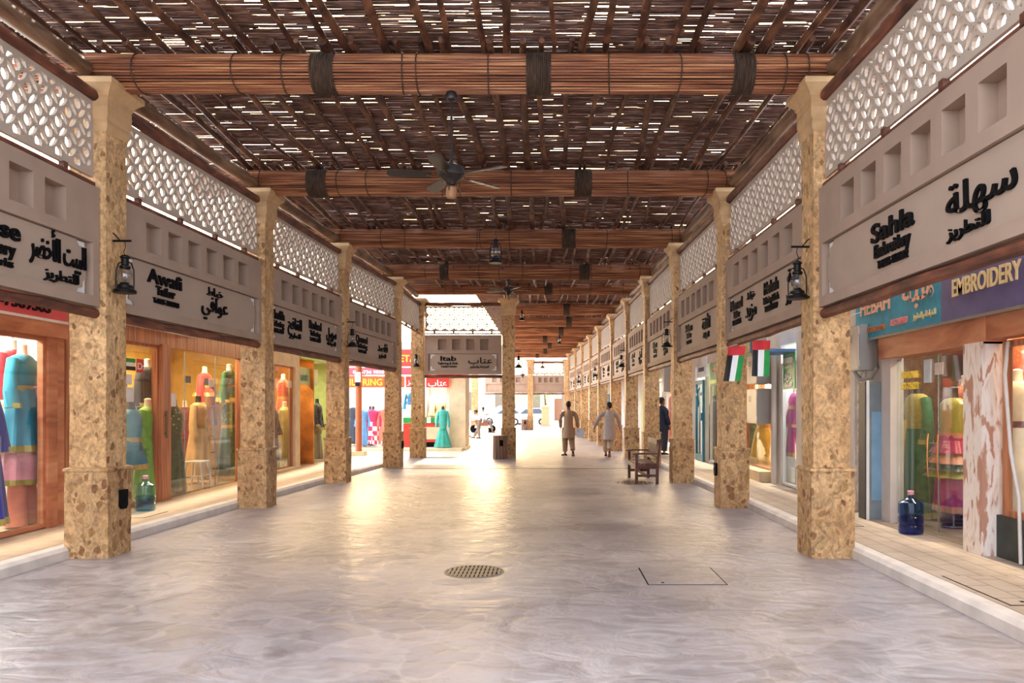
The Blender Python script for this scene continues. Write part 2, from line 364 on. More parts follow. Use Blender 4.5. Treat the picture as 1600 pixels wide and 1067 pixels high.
ORD = ['first', 'second', 'third', 'fourth', 'fifth', 'sixth', 'seventh', 'eighth', 'ninth', 'tenth', 'eleventh', 'twelfth']
def pillar(cx, cy, label, sock=None):
    t = thing('stone_pillar', label, 'pillar', (cx, cy, 0), 0, 'stone pillars of the arcade', 'thing')
    ob('plinth', PD[0], t); ob('shaft', PD[1], t); ob('capital', PD[2], t)
    if sock is not None:
        s = W / 2 * sock
        mb = MB().loft([[(s - sock * .01, y, z) for y, z in pr] if q == 0 else [(s + sock * .035, y, z) for y, z in pr] for q in (0, 1) for pr in ([(-.02, .66), (.1, .66), (.1, .5), (.07, .465), (.01, .465), (-.02, .5)],)])
        mb.ball((s + sock * .03, .05, .57), .02)
        tag(mb.build('socket_box', M_BLACK, t), 'black socket box set in the plinth')
    return t
LC = [(x - W / 2, y + W / 2) for x, y in LP]; RC = [(x + W / 2, y + W / 2) for x, y in RP]
ll = ['stone pillar with the Awafi lantern and black socket box, beside the clear water bottle',
      'stone pillar between the Awafi board and the board with two shop names',
      'stone pillar with the Qassed lantern on its upper shaft',
      'stone pillar at the corner where the kerb ends, holding a black socket box',
      'stone pillar carrying one end of the Itab board, lantern on its face']
for k, (x, y) in enumerate(LC): pillar(x, y, ll[k], 1 if k in (0, 3) else None)
rl = ['stone pillar between the Sahla board and Mazeed board, lantern hung high', 'stone pillar behind the two small flags, socket box on plinth', 'stone pillar just behind the wooden bench',
      'fourth stone pillar of the row with Sahla board, standing beyond the bench', 'fifth stone pillar of the row with the Sahla board', 'sixth stone pillar of the row with the Sahla board, beside the walking person in grey',
      'seventh stone pillar of the row with the Sahla board', 'eighth stone pillar of the row with the Sahla board', 'ninth stone pillar of the row with the Sahla board', 'tenth stone pillar of the row with the Sahla board', 'eleventh stone pillar of the row with the Sahla board']
for k, (x, y) in enumerate(RC): pillar(x, y, rl[k], -1 if k == 1 else None)
pillar(-4.46 - .215, 3.81, 'stone pillar at the open end of the House board'); pillar(2.66 + .215, 3.81, 'stone pillar at the open end of the Sahla board')
MP = (-1.2, 23.115)
pillar(*MP, 'free-standing stone pillar with the slatted litter bin at its foot')
pillar(-1.235, 52.2, 'stone pillar far down the passage with a small litter bin beside it')
pillar(1.25, 52.2, 'last stone pillar beside the plain niche board that closes the passage')
pillar(-4.5, 46.9, 'sunlit stone pillar in the court behind the bending person')

# ------------------------------------------------------------------ name boards, lattice screens, logs
def lattice_mesh(L, H, seed=0):
    px = .28; mb = MB(); ho = []; fr = .045
    def clip_ok(pts): return all(fr < x < L - fr and fr < z < H - fr for x, z in pts)
    nx = int(L / px) + 2; nz = int(H / (px / 2)) + 2; ox = (L % px) / 2; oz = .075
    for i in range(-1, nx + 1):
        for j in range(-1, nz + 1):
            cx = ox + i * px + (px / 2 if j % 2 else 0); cz = oz + j * px / 2
            for s in (1, -1):                      # leaf-shaped openings on the diagonals
                ax, az = cx + .07, cz + s * .07; d = Vector((1, s)).normalized(); n = Vector((-d.y, d.x)); pts = []
                for q in range(10):
                    a = 2 * pi * q / 10; u = cos(a) * .078; v = sin(a) * .0275 * (1 - .25 * abs(cos(a)))
                    pts.append((ax + d.x * u + n.x * v, az + d.y * u + n.y * v))
                pts = [(min(max(x, fr), L - fr), min(max(z, fr), H - fr)) for x, z in pts]
                if max(p[0] for p in pts) - min(p[0] for p in pts) > .04 and max(p[1] for p in pts) - min(p[1] for p in pts) > .04: ho.append(pts)
            rx, rz = cx + px / 2, cz                # round openings between four leaves
            pts = [(min(max(rx + .050 * cos(2 * pi * q / 10), fr), L - fr), min(max(rz + .053 * sin(2 * pi * q / 10), fr), H - fr)) for q in range(10)]
            if max(p[0] for p in pts) - min(p[0] for p in pts) > .04 and max(p[1] for p in pts) - min(p[1] for p in pts) > .04: ho.append(pts)
            for a in (0, 90, 180, 270):             # small three-cornered openings around each round one
                tx, tz = rx + .084 * cos(R(a)), rz + .088 * sin(R(a))
                pts = [(tx + .013 * cos(R(a + b)), tz + .015 * sin(R(a + b))) for b in (0, 120, 240)]
                if clip_ok(pts): ho.append(pts)
    plate(mb, [rect(0, L, 0, H)] + ho, .03)
    return mb.data('lattice', M_LATTICE, 0)
BL = 3.44
LAT = {}
def lattice(L):
    k = round(L, 1)
    if k not in LAT: LAT[k] = lattice_mesh(k, .76)
    return LAT[k]
BOARD = {}
def board_mesh(L, nn=6):
    key = (round(L, 1), nn)
    if key in BOARD: return BOARD[key]
    L = key[0]; mb = MB(); sp = .45 if nn == 6 else .43 * L / 2.35; w0 = .3 if nn == 6 else .25 * L / 2.35
    start = (L - (sp * (nn - 1) + w0)) / 2
    ho = [rect(start + i * sp, start + i * sp + w0, .73, 1.05) for i in range(nn)] + [rect(.1, L - .1, .1, .62)]
    plate(mb, [rect(0, L, 0, 1.18)] + ho, .075); plate(mb, [rect(.001, L - .001, .001, 1.179)] + ho[:-1], .05, .0752); mb.box(.002, L - .002, .1255, .14, .002, 1.178)
    BOARD[key] = mb.data('board', M_STUCCO, 0); return BOARD[key]
def log(name, label, L, z, r, mat, parent_xf, group, yo=.06, seed=0, cat='log', kind=None, over=.02):
    rr = random.Random(seed); pts = []; rad = []
    n = 9
    for i in range(n + 1):
        pts.append((-over + (L + 2 * over) * i / n, yo + rr.uniform(-.006, .006), rr.uniform(-.006, .006))); rad.append(r * rr.uniform(.9, 1.08))
    o = MB().tube(pts, rad, 10).build(name, mat); o.matrix_world = parent_xf @ Matrix.Translation((0, 0, z))
    return tag(o, label, cat, group, kind)
def bay(p0, p1, words, which, lines=None, board=True, nn=6, seed=0, lines_fn=None, screen=True, loglow=True):
    """p0 -> p1: the run as its reader sees it, from first letter to last"""
    d = Vector((p1[0] - p0[0], p1[1] - p0[1])); L = d.length; a = math.atan2(d.y, d.x); L2 = round(L, 1)
    off = (L - L2) / 2
    M = Matrix.Translation((p0[0], p0[1], 0)) @ Matrix.Rotation(a, 4, 'Z') @ Matrix.Translation((off, 0, 0))
    loc = M.to_translation()
    if board:
        b = thing('sign_board', words, 'sign board', (loc.x, loc.y, 2.5), a, 'plaster name boards between the pillars')
        ob('board', board_mesh(L, nn), b)
        n = L2 - .1
        if lines_fn:
            # pale backing shows where the notched plate is cut away at its corners
            bk = MB().box(.16, n - .06, .052, .074, .115, .605).build('corner_ornament', M_WHITE, b, smooth=0); tag(bk, 'white scrolled corner piece')
            x0, x1, z0, z1 = .16, n - .06, .105, .612; c = .062
            pl = []
            for (cx, cz, sx, sz) in ((x0, z0, 1, 1), (x1, z0, -1, 1), (x1, z1, -1, -1), (x0, z1, 1, -1)):
                seq = [(0, 2.4), (.5, 2.2), (.9, 1.6), (.8, 1.1), (1.2, .9), (1.7, .9), (2.2, .45), (2.4, 0)]
                if sx * sz < 0: seq = [(u, v) for v, u in [(q[0], q[1]) for q in seq]]; seq = [(q[1], q[0]) for q in [(s_[1], s_[0]) for s_ in seq]]
                if sx * sz > 0: sq_ = seq
                else: sq_ = list(reversed([(u, v) for u, v in [(q[1], q[0]) for q in [(a2, b2) for b2, a2 in [(s2[0], s2[1]) for s2 in [(0, 2.4), (.5, 2.2), (.9, 1.6), (.8, 1.1), (1.2, .9), (1.7, .9), (2.2, .45), (2.4, 0)]]]]]))
                pl += [(cx + sx * u * c, cz + sz * v * c) for u, v in sq_]
            mbp = MB(); plate(mbp, [pl], .014, .036)
            mbp.build('sign_plate', M_STUCCO2, b, smooth=0)
            for nm, fn in lines_fn:
                mb = MB(); fn(mb, L2); mb.build(nm, M_BLACK, b, smooth=0)
        log('board_log', f'dark log under the {which}', L2, 2.44, .05, M_LOG, M, 'dark logs under the name boards', seed=seed) if loglow else None
    if screen:
        s = ob('lattice_screen', lattice(L), None, (loc.x, loc.y, 3.79), a); s.location = M @ Vector((0, .06, 3.79))
        tag(s, f'pierced plaster lattice screen above the {which}', 'screen', 'lattice screens above the name boards')
        rl_ = thing('wood_rail', f'thin wooden rail below the lattice above the {which}', 'rail', (loc.x, loc.y, 3.722), a, 'thin rails below the lattice screens')
        MB().box(0, L2, .04, .085, -.018, .018).build('rail', M_LOG, rl_, smooth=0)
        for q in range(4):
            x = L2 * (.12 + .25 * q); MB().box(x - .03, x + .03, .035, .09, .0, .075).build('tie', M_LOG, rl_, smooth=0)
        log('screen_log', f'round log on top of the lattice above the {which}', L2, 4.605, .055, M_LOG, M, 'logs on top of the lattice screens', yo=.05, seed=seed + 50)
    return M
def T(items):
    groups = []
    for it in items:
        for g in groups:
            if abs(g[0][1] - it[1]) < .1 and g[0][4] == it[4]: g.append(it); break
        else: groups.append([it])
    def mk(its):
        def fn(mb, L):
            for s, x, z, size, ar, wd in its: text(mb, s, L * x, z, size, .022, .036, (.0015 if ar else .004) if size > .12 else .001, wd, ar=ar)
        return fn
    return [('arabic_lettering' if g[0][4] else 'lettering', mk(g)) for g in groups]
bx = .06
def lrun(k): return ((LC[k][0] + .13, LC[k][1] + .19), (LC[k + 1][0] + .13, LC[k + 1][1] - .19))
def rrun(k): return ((RC[k + 1][0] - .13, RC[k + 1][1] - .19), (RC[k][0] - .13, RC[k][1] + .19))
L0 = ((-4.47, 4.02), (LC[0][0] + .13, LC[0][1] - .19)); R0 = ((RC[0][0] - .13, RC[0][1] - .19), (2.72, 4.0))
bay(*L0, 'plaster name board with the words House and Embroidery beside Arabic script', 'House board', seed=1,
    lines_fn=T([('House', .59, .41, .21, False, .72), ('Embroidery', .57, .27, .15, False, .75), ('Works', .62, .17, .1, False, .35), ('البيت الأخضر', .84, .33, .3, True, .8), ('للتطريز', .85, .17, .13, True, .5)]))
bay(*lrun(0), 'plaster name board lettered Awafi Tailor', 'Awafi board', seed=2,
    lines_fn=T([('Awafi', .26, .41, .22, False, .72), ('Tailor', .26, .29, .14, False, .4), ('Tel:055-7369503', .265, .19, .085, False, .54), ('خياط', .6, .46, .15, True, .42), ('عوافي', .6, .25, .27, True, .7)]))
bay(*lrun(1), 'plaster name board sharing two tailor names, beyond the Awafi board', 'two-name board', seed=3,
    lines_fn=T([('Shafih', .1, .41, .2, False, .5), ('Tailoring', .1, .29, .13, False, .48), ('Tel:055-3369', .1, .19, .1, False, .45), ('القافح', .31, .31, .27, True, .6), ('للتطريز', .31, .17, .12, True, .5), ('Rashed', .59, .41, .21, False, .6), ('Tailoring', .59, .29, .13, False, .52), ('Tel:055-7369', .59, .19, .1, False, .54), ('سهيل', .845, .33, .27, True, .55), ('للخياطة', .845, .19, .12, True, .48)]))
bay(*lrun(2), 'plaster name board lettered Qassed Tailoring', 'Qassed board', seed=4,
    lines_fn=T([('Qassed', .28, .41, .21, False, .75), ('Tailoring', .29, .29, .14, False, .66), ('Tel:055-736', .29, .19, .1, False, .52), ('قاصد', .70, .32, .28, True, .75), ('للتطريز', .69, .18, .13, True, .56)]))
bay(*lrun(3), '', 'opening of the cross alley', board=False, seed=5)
bay((LC[4][0] + .2, 23.0), (MP[0] - .18, 23.0), 'plaster name board lettered Itab Tailoring, facing down the arcade', 'Itab board', nn=4, seed=6,
    lines_fn=T([('Itab', .30, .41, .2, False, .47), ('Tailoring & Emb.', .30, .3, .1, False, .62), ('Tel:055-736950', .31, .21, .07, False, .48), ('عتاب', .72, .33, .25, True, .72), ('للخياطة والتطريز', .71, .2, .1, True, .58)]))
bay(*R0, 'plaster name board lettered Sahla Embroidery', 'Sahla board', seed=11,
    lines_fn=T([('Sahla', .42, .38, .22, False, .74), ('Embroidery', .42, .25, .145, False, .62), ('Tel:055-1533382', .425, .15, .09, False, .52), ('سهلة', .755, .30, .28, True, .78), ('للتطريز', .72, .15, .12, True, .5)]))
bay(*rrun(0), 'plaster name board lettered Mazeed Tailor and Hebah', 'Mazeed board', seed=12,
    lines_fn=T([('Mazeed', .155, .41, .2, False, .62), ('Tailor', .16, .29, .13, False, .34), ('Tel:055-515', .16, .19, .1, False, .45), ('خياط', .37, .46, .13, True, .36), ('مزيد', .37, .22, .28, True, .5), ('Hebah', .62, .41, .21, False, .56), ('Tailoring & Emb.', .62, .29, .12, False, .62), ('Tel:055-9179', .62, .19, .1, False, .5), ('هبة', .85, .40, .22, True, .35), ('للتطريز', .85, .2, .14, True, .45)]))
others = [('Salem', 'Tailor', 'الأناقة', 'للخياطة'), ('Noor', 'Tailoring', 'نور', 'للتطريز'), ('Amal', 'Tailor', 'أمل', 'للخياطة'), ('Rashid', 'Tailor', 'راشد', 'للتطريز')]
adj = ['third', 'fourth', 'fifth', 'sixth', 'seventh', 'eighth', 'ninth', 'tenth', 'eleventh']
for k in range(1, 10):
    o4 = others[(k - 1) % 4]
    f = T([(o4[0], .3, .42, .19, False, .55), (o4[1], .3, .3, .13, False, .42), ('Tel:055-736', .3, .19, .09, False, .42), (o4[2], .7, .33, .26, True, .55), (o4[3], .7, .18, .13, True, .42)])
    bay(*rrun(k), f'{adj[k-1]} plaster name board in the row that starts with Sahla', f'{adj[k-1]} board of the Sahla row', seed=12 + k, lines_fn=f)
bay((-1.05, 52.1), (1.06, 52.1), 'blank plaster board with four niches closing the far passage', 'blank four-niche board', nn=4, seed=30)
bay((-4.3, 52.1), (-1.42, 52.1), 'blank plaster board over the far cars, beyond the free-standing pillar', 'blank board over the cars', nn=4, seed=31, screen=False)

# ------------------------------------------------------------------ roof
BEAMZ = [4.90, 4.90, 4.90, 4.90, 5.08] + [4.93] * 8
BY = [7.83 + 3.81 * i for i in range(12)]
def reed_beam_meshes(L):
    r = random.Random(5); core = MB().tube([(0, 0, 0), (L, 0, 0)], .17, 16)
    reeds = MB(); n = 39
    for i in range(n):
        a = 2 * pi * i / n; pts = []; ph = r.uniform(0, 6); am = r.uniform(.002, .007)
        for q in range(11):
            x = L * q / 10; aa = a + am * sin(q * 1.3 + ph) * 3; rr = .178 + .005 * sin(q * 2.1 + ph)
            pts.append((x + (r.uniform(-.04, 0) if q == 0 else 0), rr * cos(aa), rr * sin(aa)))
        reeds.tube(pts, r.uniform(.0098, .0142), 6)
    return core.data('log_core', M_REEDCORE), reeds.data('reed_wrap', M_REED)
RB = {}
def beam(i, x0, x1, y, z, bands, label):
    L = round(x1 - x0, 1)
    if L not in RB: RB[L] = reed_beam_meshes(L)
    t = thing('reed_beam', label, 'roof beam', (x0, y, z), 0, 'reed-wrapped roof beams', 'thing')
    ob('log_core', RB[L][0], t); ob('reed_wrap', RB[L][1], t)
    r = random.Random(i)
    for bxp, wd in bands:
        if wd > .1:
            mb = MB()
            nn = 12
            for q in range(nn):
                xx = bxp - x0 - wd / 2 + wd * q / nn
                mb.lathe([(.196, 0), (.203, wd / nn * .3), (.203, wd / nn * .7), (.196, wd / nn)], 20, M=Matrix.Translation((xx, 0, 0)) @ Matrix.Rotation(R(90), 4, 'Y'))
            mb.build('coir_binding', M_COIR, t)
        else:
            lean = r.uniform(-.04, .04)
            mb = MB().tube([(bxp - x0 + lean * cos(2 * pi * q / 18), .197 * cos(2 * pi * q / 18), .197 * sin(2 * pi * q / 18)) for q in range(19)], .007, 5)
            mb.build('rope_ring', M_COIR, t)
    return t
bl = ['thick reed-wrapped roof beam holding the ceiling fan, with three coir bindings', 'reed-wrapped roof beam with a lantern hung below it', 'third reed-wrapped roof beam along the hall',
      'reed-wrapped roof beam with the second ceiling fan below', 'raised reed-wrapped roof beam above the Itab board gap']
for i in range(12):
    y = BY[i]; r = random.Random(20 + i)
    if i < 5:
        x0, x1 = -5.3, 3.35
        bands = {0: [(-2.27, .24), (-.1, .25), (1.96, .22)], 1: [(-3.48, .3), (.52, .26)], 2: [(0.4, .26)], 3: [(-2.6, .22), (.9, .26)], 4: [(0, .24)]}[i]
        bands = bands + [(xx + r.uniform(-.15, .15), .02) for xx in (-4.25, -3.2, -2.75, -1.6, -1.25, -.65, .5, 1.2, 2.35, 2.7)]
        beam(i, x0, x1, y, BEAMZ[i], bands, bl[i])
    else:
        x1 = RC[min(i, 10)][0] + .6
        beam(i, x1 - 4.6, x1, y, BEAMZ[i], [(x1 - 2.2 + r.uniform(-.5, .5), .22)], f'{ORD[i]} reed-wrapped roof beam, over the narrow passage')
def side_log(p, q, label, z=4.865, seed=0, r=.088):
    rr = random.Random(seed); n = 8
    pts = [(p[0] + (q[0] - p[0]) * i / n + rr.uniform(-.008, .008), p[1] + (q[1] - p[1]) * i / n, z + rr.uniform(-.008, .008)) for i in range(n + 1)]
    return tag(MB().tube(pts, [r * rr.uniform(.93, 1.05) for _ in pts], 14).build('eave_log', M_LOGY), label, 'log', 'round logs lying on the pillar tops')
side_log((-4.62, 3.6), (LC[0][0], 7.62), 'round log running onto the pillar beside the Awafi board', seed=1)
for k in range(4): side_log((LC[k][0], LC[k][1] + .2), (LC[k + 1][0], LC[k + 1][1] - .2), 'round log on the pillar tops above the lattice of the ' + ['Awafi board', 'two-name board', 'Qassed board', 'cross alley opening'][k], seed=2 + k)
side_log((2.85, 3.6), (RC[0][0], 7.62), 'round log on the pillar top above the Sahla lattice', seed=11)
for k in range(10): side_log((RC[k][0], RC[k][1] + .2), (RC[k + 1][0], RC[k + 1][1] - .2), f'round log on the pillar tops after the {ORD[k]} pillar of the Sahla row', seed=12 + k)
# crooked poles that run along the hall over the beams
rp_ = random.Random(99)
def pole_mesh(L, r):
    n = 8; pts = []; x = 0; z = 0; rad = []
    a1, a2, p1, p2 = r.uniform(.02, .07), r.uniform(.006, .022), r.uniform(0, 6), r.uniform(0, 6); r0 = r.uniform(.027, .052)
    for i in range(n + 1):
        t = i / n
        pts.append((a1 * sin(t * 3.2 + p1) + a2 * sin(t * 9 + p2), L * t, a2 * cos(t * 7 + p1))); rad.append(r0 * (1.12 - .3 * t) * r.uniform(.93, 1.07))
    return MB().tube(pts, rad, 8).data('roof_pole', M_POLE)
PM = [pole_mesh(4.3, rp_) for _ in range(14)]
def poles(y0, y1, xa, xb, n, label, z=5.145, z2=None):
    for i in range(n):
        x = xa + (xb - xa) * (i + .5 + rp_.uniform(-.28, .28)) / n
        me = rp_.choice(PM); o = ob('roof_pole', me, None, (x, y0 - .22, z + rp_.uniform(-.012, .012)))
        o.rotation_euler = ((math.atan2(((z2 or z) - z), (y1 - y0))), 0, rp_.uniform(-.018, .018))
        if rp_.random() < .5: o.rotation_euler.z += pi; o.location.y += 4.3; o.rotation_euler.x *= -1
        tag(o, label, 'pole', 'roof poles ' + label.split('poles ')[-1] if 'poles ' in label else label, 'thing')
def plabel(i): return ['crooked roof pole in front of the fan-bearing beam', 'crooked roof pole between the fan-bearing beam and the second beam', 'crooked roof pole between the second and third roof beams',
                       'crooked roof pole between the third and fourth roof beams', 'crooked roof pole between the fourth beam and the raised beam'][i] if i < 5 else f'crooked roof pole over the passage just before the {ORD[i]} roof beam'
for i in range(12):
    yb = BY[i]; ya = yb - 3.81
    if i < 5: poles(ya, yb, -5.3, 3.35, 27, plabel(i), 5.145, 5.145 if i < 4 else 5.30)
    else:
        x1 = RC[min(i, 10)][0] + .5; poles(ya, yb, x1 - 4.4, x1, 13, plabel(i), 5.165)
# cane mat and palm slats over the poles: nobody could count them
def mat_layer(name, xa, xb, ya, yb, z, pitch, rad, seg, skip, flat, mat, label, slope=0):
    r = random.Random(int(ya * 10) + int(z * 100)); mb = MB(); y = ya
    while y < yb:
        x = xa - r.uniform(0, seg)
        while x < xb:
            l = r.uniform(.6, 1.3) * seg
            if r.random() > skip:
                yy = y + r.uniform(-.25, .25) * pitch; ww = rad * r.uniform(.75, 1.2); tl = r.uniform(-.35, .35) * pitch; zz = z + r.uniform(-.006, .006)
                x0, x1 = max(x, xa), min(x + l, xb)
                if x1 - x0 > .05:
                    h = rad * (.35 if flat else .9)
                    mb.add([(x0, yy - ww, zz), (x0, yy + ww, zz), (x0, yy, zz + h), (x0, yy, zz - h), (x1, yy - ww + tl, zz), (x1, yy + ww + tl, zz), (x1, yy + tl, zz + h), (x1, yy + tl, zz - h)],
                           [(0, 3, 7, 4), (3, 1, 5, 7), (1, 2, 6, 5), (2, 0, 4, 6)])
            x += l
        y += pitch
    o = mb.build(name, mat, smooth=0); return tag(o, label, 'roof matting', kind='stuff')
mat_layer('cane_matting', -5.45, 3.5, 2.6, 23.3, 5.225, .025, .0098, .75, .10, False, M_CANE, 'brown cane matting laid across the hall roof poles')
mat_layer('palm_rib_thatch', -5.45, 3.5, 2.6, 23.3, 5.262, .042, .0195, .38, .14, True, M_SLAT, 'dark palm rib thatch lying on the hall cane matting')
mat_layer('cane_matting', -2.4, 3.2, 23.3, 52, 5.235, .05, .0225, 1.7, .05, False, M_CANE, 'brown cane matting over the narrow passage')
mat_layer('palm_rib_thatch', -2.4, 3.2, 23.3, 52, 5.28, .09, .045, 1.6, .03, True, M_SLAT, 'dark palm rib thatch over the narrow passage')

# ------------------------------------------------------------------ shop walls
M_WALLC = plain('cream_render', 'D9CDBB', .85, var=.1, scale=2, bump=.15)
M_WALLR = plain('pale_render', 'D6CEC6', .85, var=.12, scale=2, bump=.2)
M_YELLOWIN = plain('warm_shop_wall', 'E8C468', .6, var=.12, scale=5)
M_PALEIN = plain('pale_shop_wall', 'E6E2DA', .7, var=.08)
M_DARKIN = plain('shop_back_cloth', '6A4A38', .8, var=.5, scale=3)
M_GREENIN = plain('green_shop_wall', 'B8BE80', .7, var=.1)
M_ORANGEIN = plain('orange_shop_cloth', 'C8843C', .8, var=.4, scale=3)
def st(o, name=None):
    o['kind'] = 'structure'; return o
def box(name, mat, x0, x1, y0, y1, z0, z1, parent=None): return MB().box(x0, x1, y0, y1, z0, z1).build(name, mat, parent, smooth=0)
# upper masonry and blank parts of both shop rows
st(box('wall_left', M_WALLC, -6.0, -5.8, -5, 22.0, 2.68, 3.85))
st(box('wall_left_pier', M_WALLC, -5.87, -5.8, 9.42, 10.3, 0, 2.68))
st(box('wall_left_pier', M_WALLC, -5.87, -5.8, 14.62, 16.25, 0, 2.68))
st(box('wall_left_back', M_YELLOWIN, -7.9, -7.8, 10.2, 16.0, 0, 2.9))
st(box('wall_left_back', M_PALEIN, -7.9, -7.8, 1.5, 10.2, 0, 2.9))
st(box('wall_left_back', M_YELLOWIN, -7.9, -7.8, 16.0, 19.0, 0, 2.9))
st(box('wall_left_back', M_GREENIN, -7.9, -7.8, 19.0, 22, 0, 2.9))
for y in (1.5, 10.2, 16.0, 19.0, 21.95): st(box('wall_left_partition', {1.5: M_PALEIN, 10.2: M_PALEIN, 16.0: M_YELLOWIN, 19.0: M_ORANGEIN, 21.95: M_GREENIN}[y], -7.9, -5.82, y, y + .08, 0, 2.9))
st(box('ceiling_left_shops', M_PALEIN, -7.9, -6.0, 1.5, 22, 2.75, 2.85)); st(box('floor_left_shops', M_PAVER2, -7.9, -5.9, 1.5, 22, 0, .12))
st(box('wall_left_front', M_WALLC, -6.0, -5.8, -5, 3.0, 0, 2.68))
wl = [(4.2, -5), (4.2, 16.5), (3.95, 21), (3.85, 28), (3.4, 36), (2.95, 45), (2.8, 53)]
def poly_wall(name, pts, z0, z1, mat, t=.07):
    mb = MB(); mb.loft([[(x, y, z0), (x, y, z1), (x + t, y, z1), (x + t, y, z0)] for x, y in pts]); return st(mb.build(name, mat, smooth=0))
poly_wall('wall_right', wl, 2.62, 4.1, M_WALLR)
def rwall(a, b, mat=M_WALLR, z0=0, z1=2.62, name='wall_right_pier'):
    def X(y):
        for (x0, y0), (x1, y1) in zip(wl, wl[1:]):
            if y0 <= y <= y1: return x0 + (x1 - x0) * (y - y0) / (y1 - y0)
        return wl[-1][0]
    return poly_wall(name, [(X(a), a)] + [p for p in wl if a < p[1] < b] + [(X(b), b)], z0, z1, mat)
for a, b in ((-5, 3.2), (9.5, 13.02), (13.88, 14.35), (16.42, 18.6), (19.6, 19.68), (20.75, 24.3), (27.5, 53)): rwall(a, b)
st(box('wall_right_back', M_DARKIN, 6.0, 6.1, 3.2, 10.5, 0, 2.9)); st(box('wall_right_back', M_PALEIN, 5.6, 5.7, 13, 14.35, 0, 2.9))
st(box('wall_right_back', M_YELLOWIN, 5.6, 5.7, 14.35, 18.1, 0, 2.9)); st(box('wall_right_back', M_GREENIN, 5.4, 5.5, 18.2, 21.3, 0, 2.9)); st(box('wall_right_back', M_YELLOWIN, 5.0, 5.1, 24.2, 27.6, 0, 2.9))
for y, x1 in ((3.15, 6.0), (10.5, 6.0), (13.0, 5.6), (14.33, 5.6), (18.1, 5.6), (18.2, 5.4), (21.3, 5.4), (24.22, 5.0), (27.5, 5.0)):
    st(box('wall_right_partition', {10.5: M_DARKIN, 18.1: M_ORANGEIN, 21.3: M_GREENIN, 27.5: M_ORANGEIN}.get(y, M_PALEIN), 4.35, x1, y, y + .06, 0, 2.9))
st(box('ceiling_right_shops', M_PALEIN, 4.4, 6.0, 3.2, 28, 2.7, 2.8)); st(box('floor_right_shops', M_PAVER, 4.2, 6.0, 3.2, 28, 0, .11))

# shop lighting: ceiling tubes
M_TUBE = plain('lit_tube', 'FFF3DA', .5, var=0, emit=14); M_TUBEW = plain('lit_tube_white', 'F4F8FF', .5, var=0, emit=16)
def tube_light(label, x, y, z, L, power, col, along='Y', warm=True, parent=None):
    t = thing('tube_light', label, 'light', (x, y, z), 0 if along == 'X' else R(90), 'ceiling tubes in the shops')
    MB().box(-L / 2, L / 2, -.03, .03, .02, .06).build('fixture', M_WHITE, t, smooth=0)
    MB().tube([(-L / 2 + .03, 0, 0), (L / 2 - .03, 0, 0)], .016, 10).build('tube', M_TUBE if warm else M_TUBEW, t)
    l = bpy.data.lights.new('tube_glow', 'AREA'); l.shape = 'RECTANGLE'; l.size = L; l.size_y = .12; l.energy = power; l.color = col
    o = bpy.data.objects.new('tube_glow', l); COL.objects.link(o); o.parent = t; o.location = (0, 0, -.03)
    return t
WARM = (1, .74, .42); NEU = (1, .92, .8)
tube_light('white ceiling tube in the shop with the turquoise dress', -6.35, 8.0, 2.69, 1.2, 45, NEU, warm=False)
tube_light('white ceiling tube deeper in the shop with the turquoise dress', -6.9, 9.0, 2.69, 1.2, 45, NEU, warm=False)
tube_light('warm ceiling tube above the black robe', -6.5, 11.5, 2.69, .9, 40, WARM)
tube_light('bright warm ceiling tube above the peach dress', -6.5, 13.9, 2.69, 1.2, 60, WARM)
tube_light('warm ceiling tube above the orange dress', -6.4, 17.6, 2.69, .9, 45, WARM)
tube_light('greenish shop ceiling tube above the grey robes', -6.6, 20.2, 2.69, .9, 50, (.95, 1, .6))
tube_light('ceiling tube in the shop with the green embroidered gown', 5.0, 9.0, 2.69, 1.2, 26, NEU)
tube_light('yellow ceiling tube above the white gown', 5.0, 7.3, 2.69, 1.2, 40, WARM)
tube_light('cold white ceiling tube above the pink child dress', 4.9, 13.6, 2.69, .9, 30, (.85, .92, 1), warm=False)
tube_light('warm ceiling tube above the yellow gown', 4.9, 16.4, 2.69, .9, 55, WARM)
tube_light('ceiling tube behind the teal door', 4.8, 20, 2.69, .9, 25, NEU)
tube_light('ceiling tube in the shop with the sunset coloured cloth', 4.6, 26, 2.69, .9, 35, WARM)

# ------------------------------------------------------------------ cloth things
def cloth(col, kind=None):
    key = 'cloth_' + str(col) + str(kind)
    if key in MC: return MC[key]
    k = NT('cloth'); c = lin(col); co = k.coord((1, 1, 1), rnd=False)
    nz = k.n('TexNoise'); nz.inputs['Scale'].default_value = 6 if kind != 'sequin' else 60; nz.inputs['Detail'].default_value = 3; k.l(co, nz.inputs[0])
    base = k.ramp(nz.outputs[0], [(.3, tuple(x * .82 for x in c[:3])), (.7, tuple(min(1, x * 1.12) for x in c[:3]))])
    if kind == 'checks':
        ch = k.n('TexChecker'); ch.inputs['Scale'].default_value = 6; ch.inputs['Color1'].default_value = lin('F4EEE8'); ch.inputs['Color2'].default_value = c; k.l(co, ch.inputs[0]); base = ch.outputs[0]
    if kind in ('floral', 'gold'):
        v = k.n('TexVoronoi'); v.inputs['Scale'].default_value = 14 if kind == 'floral' else 22; k.l(co, v.inputs[0])
        base = k.mix(k.ramp(v.outputs['Distance'], [(.2, (1, 1, 1)), (.3, (0, 0, 0))]), base, 'C8A03C' if kind == 'gold' else 'E8B870')
    k.l(base, k.p.inputs['Base Color']); k.p.inputs['Roughness'].default_value = .65 if kind != 'sequin' else .3
    k.p.inputs['Sheen Weight'].default_value = .3
    MC[key] = k.m; return k.m
M_FORM = plain('dress_form', 'E6DCCB', .5, var=.04); M_FORMD = plain('dark_dress_form', '2A2624', .5, var=.04); M_STEEL = plain('chrome_stand', 'A8A8A8', .25, .9, .05)
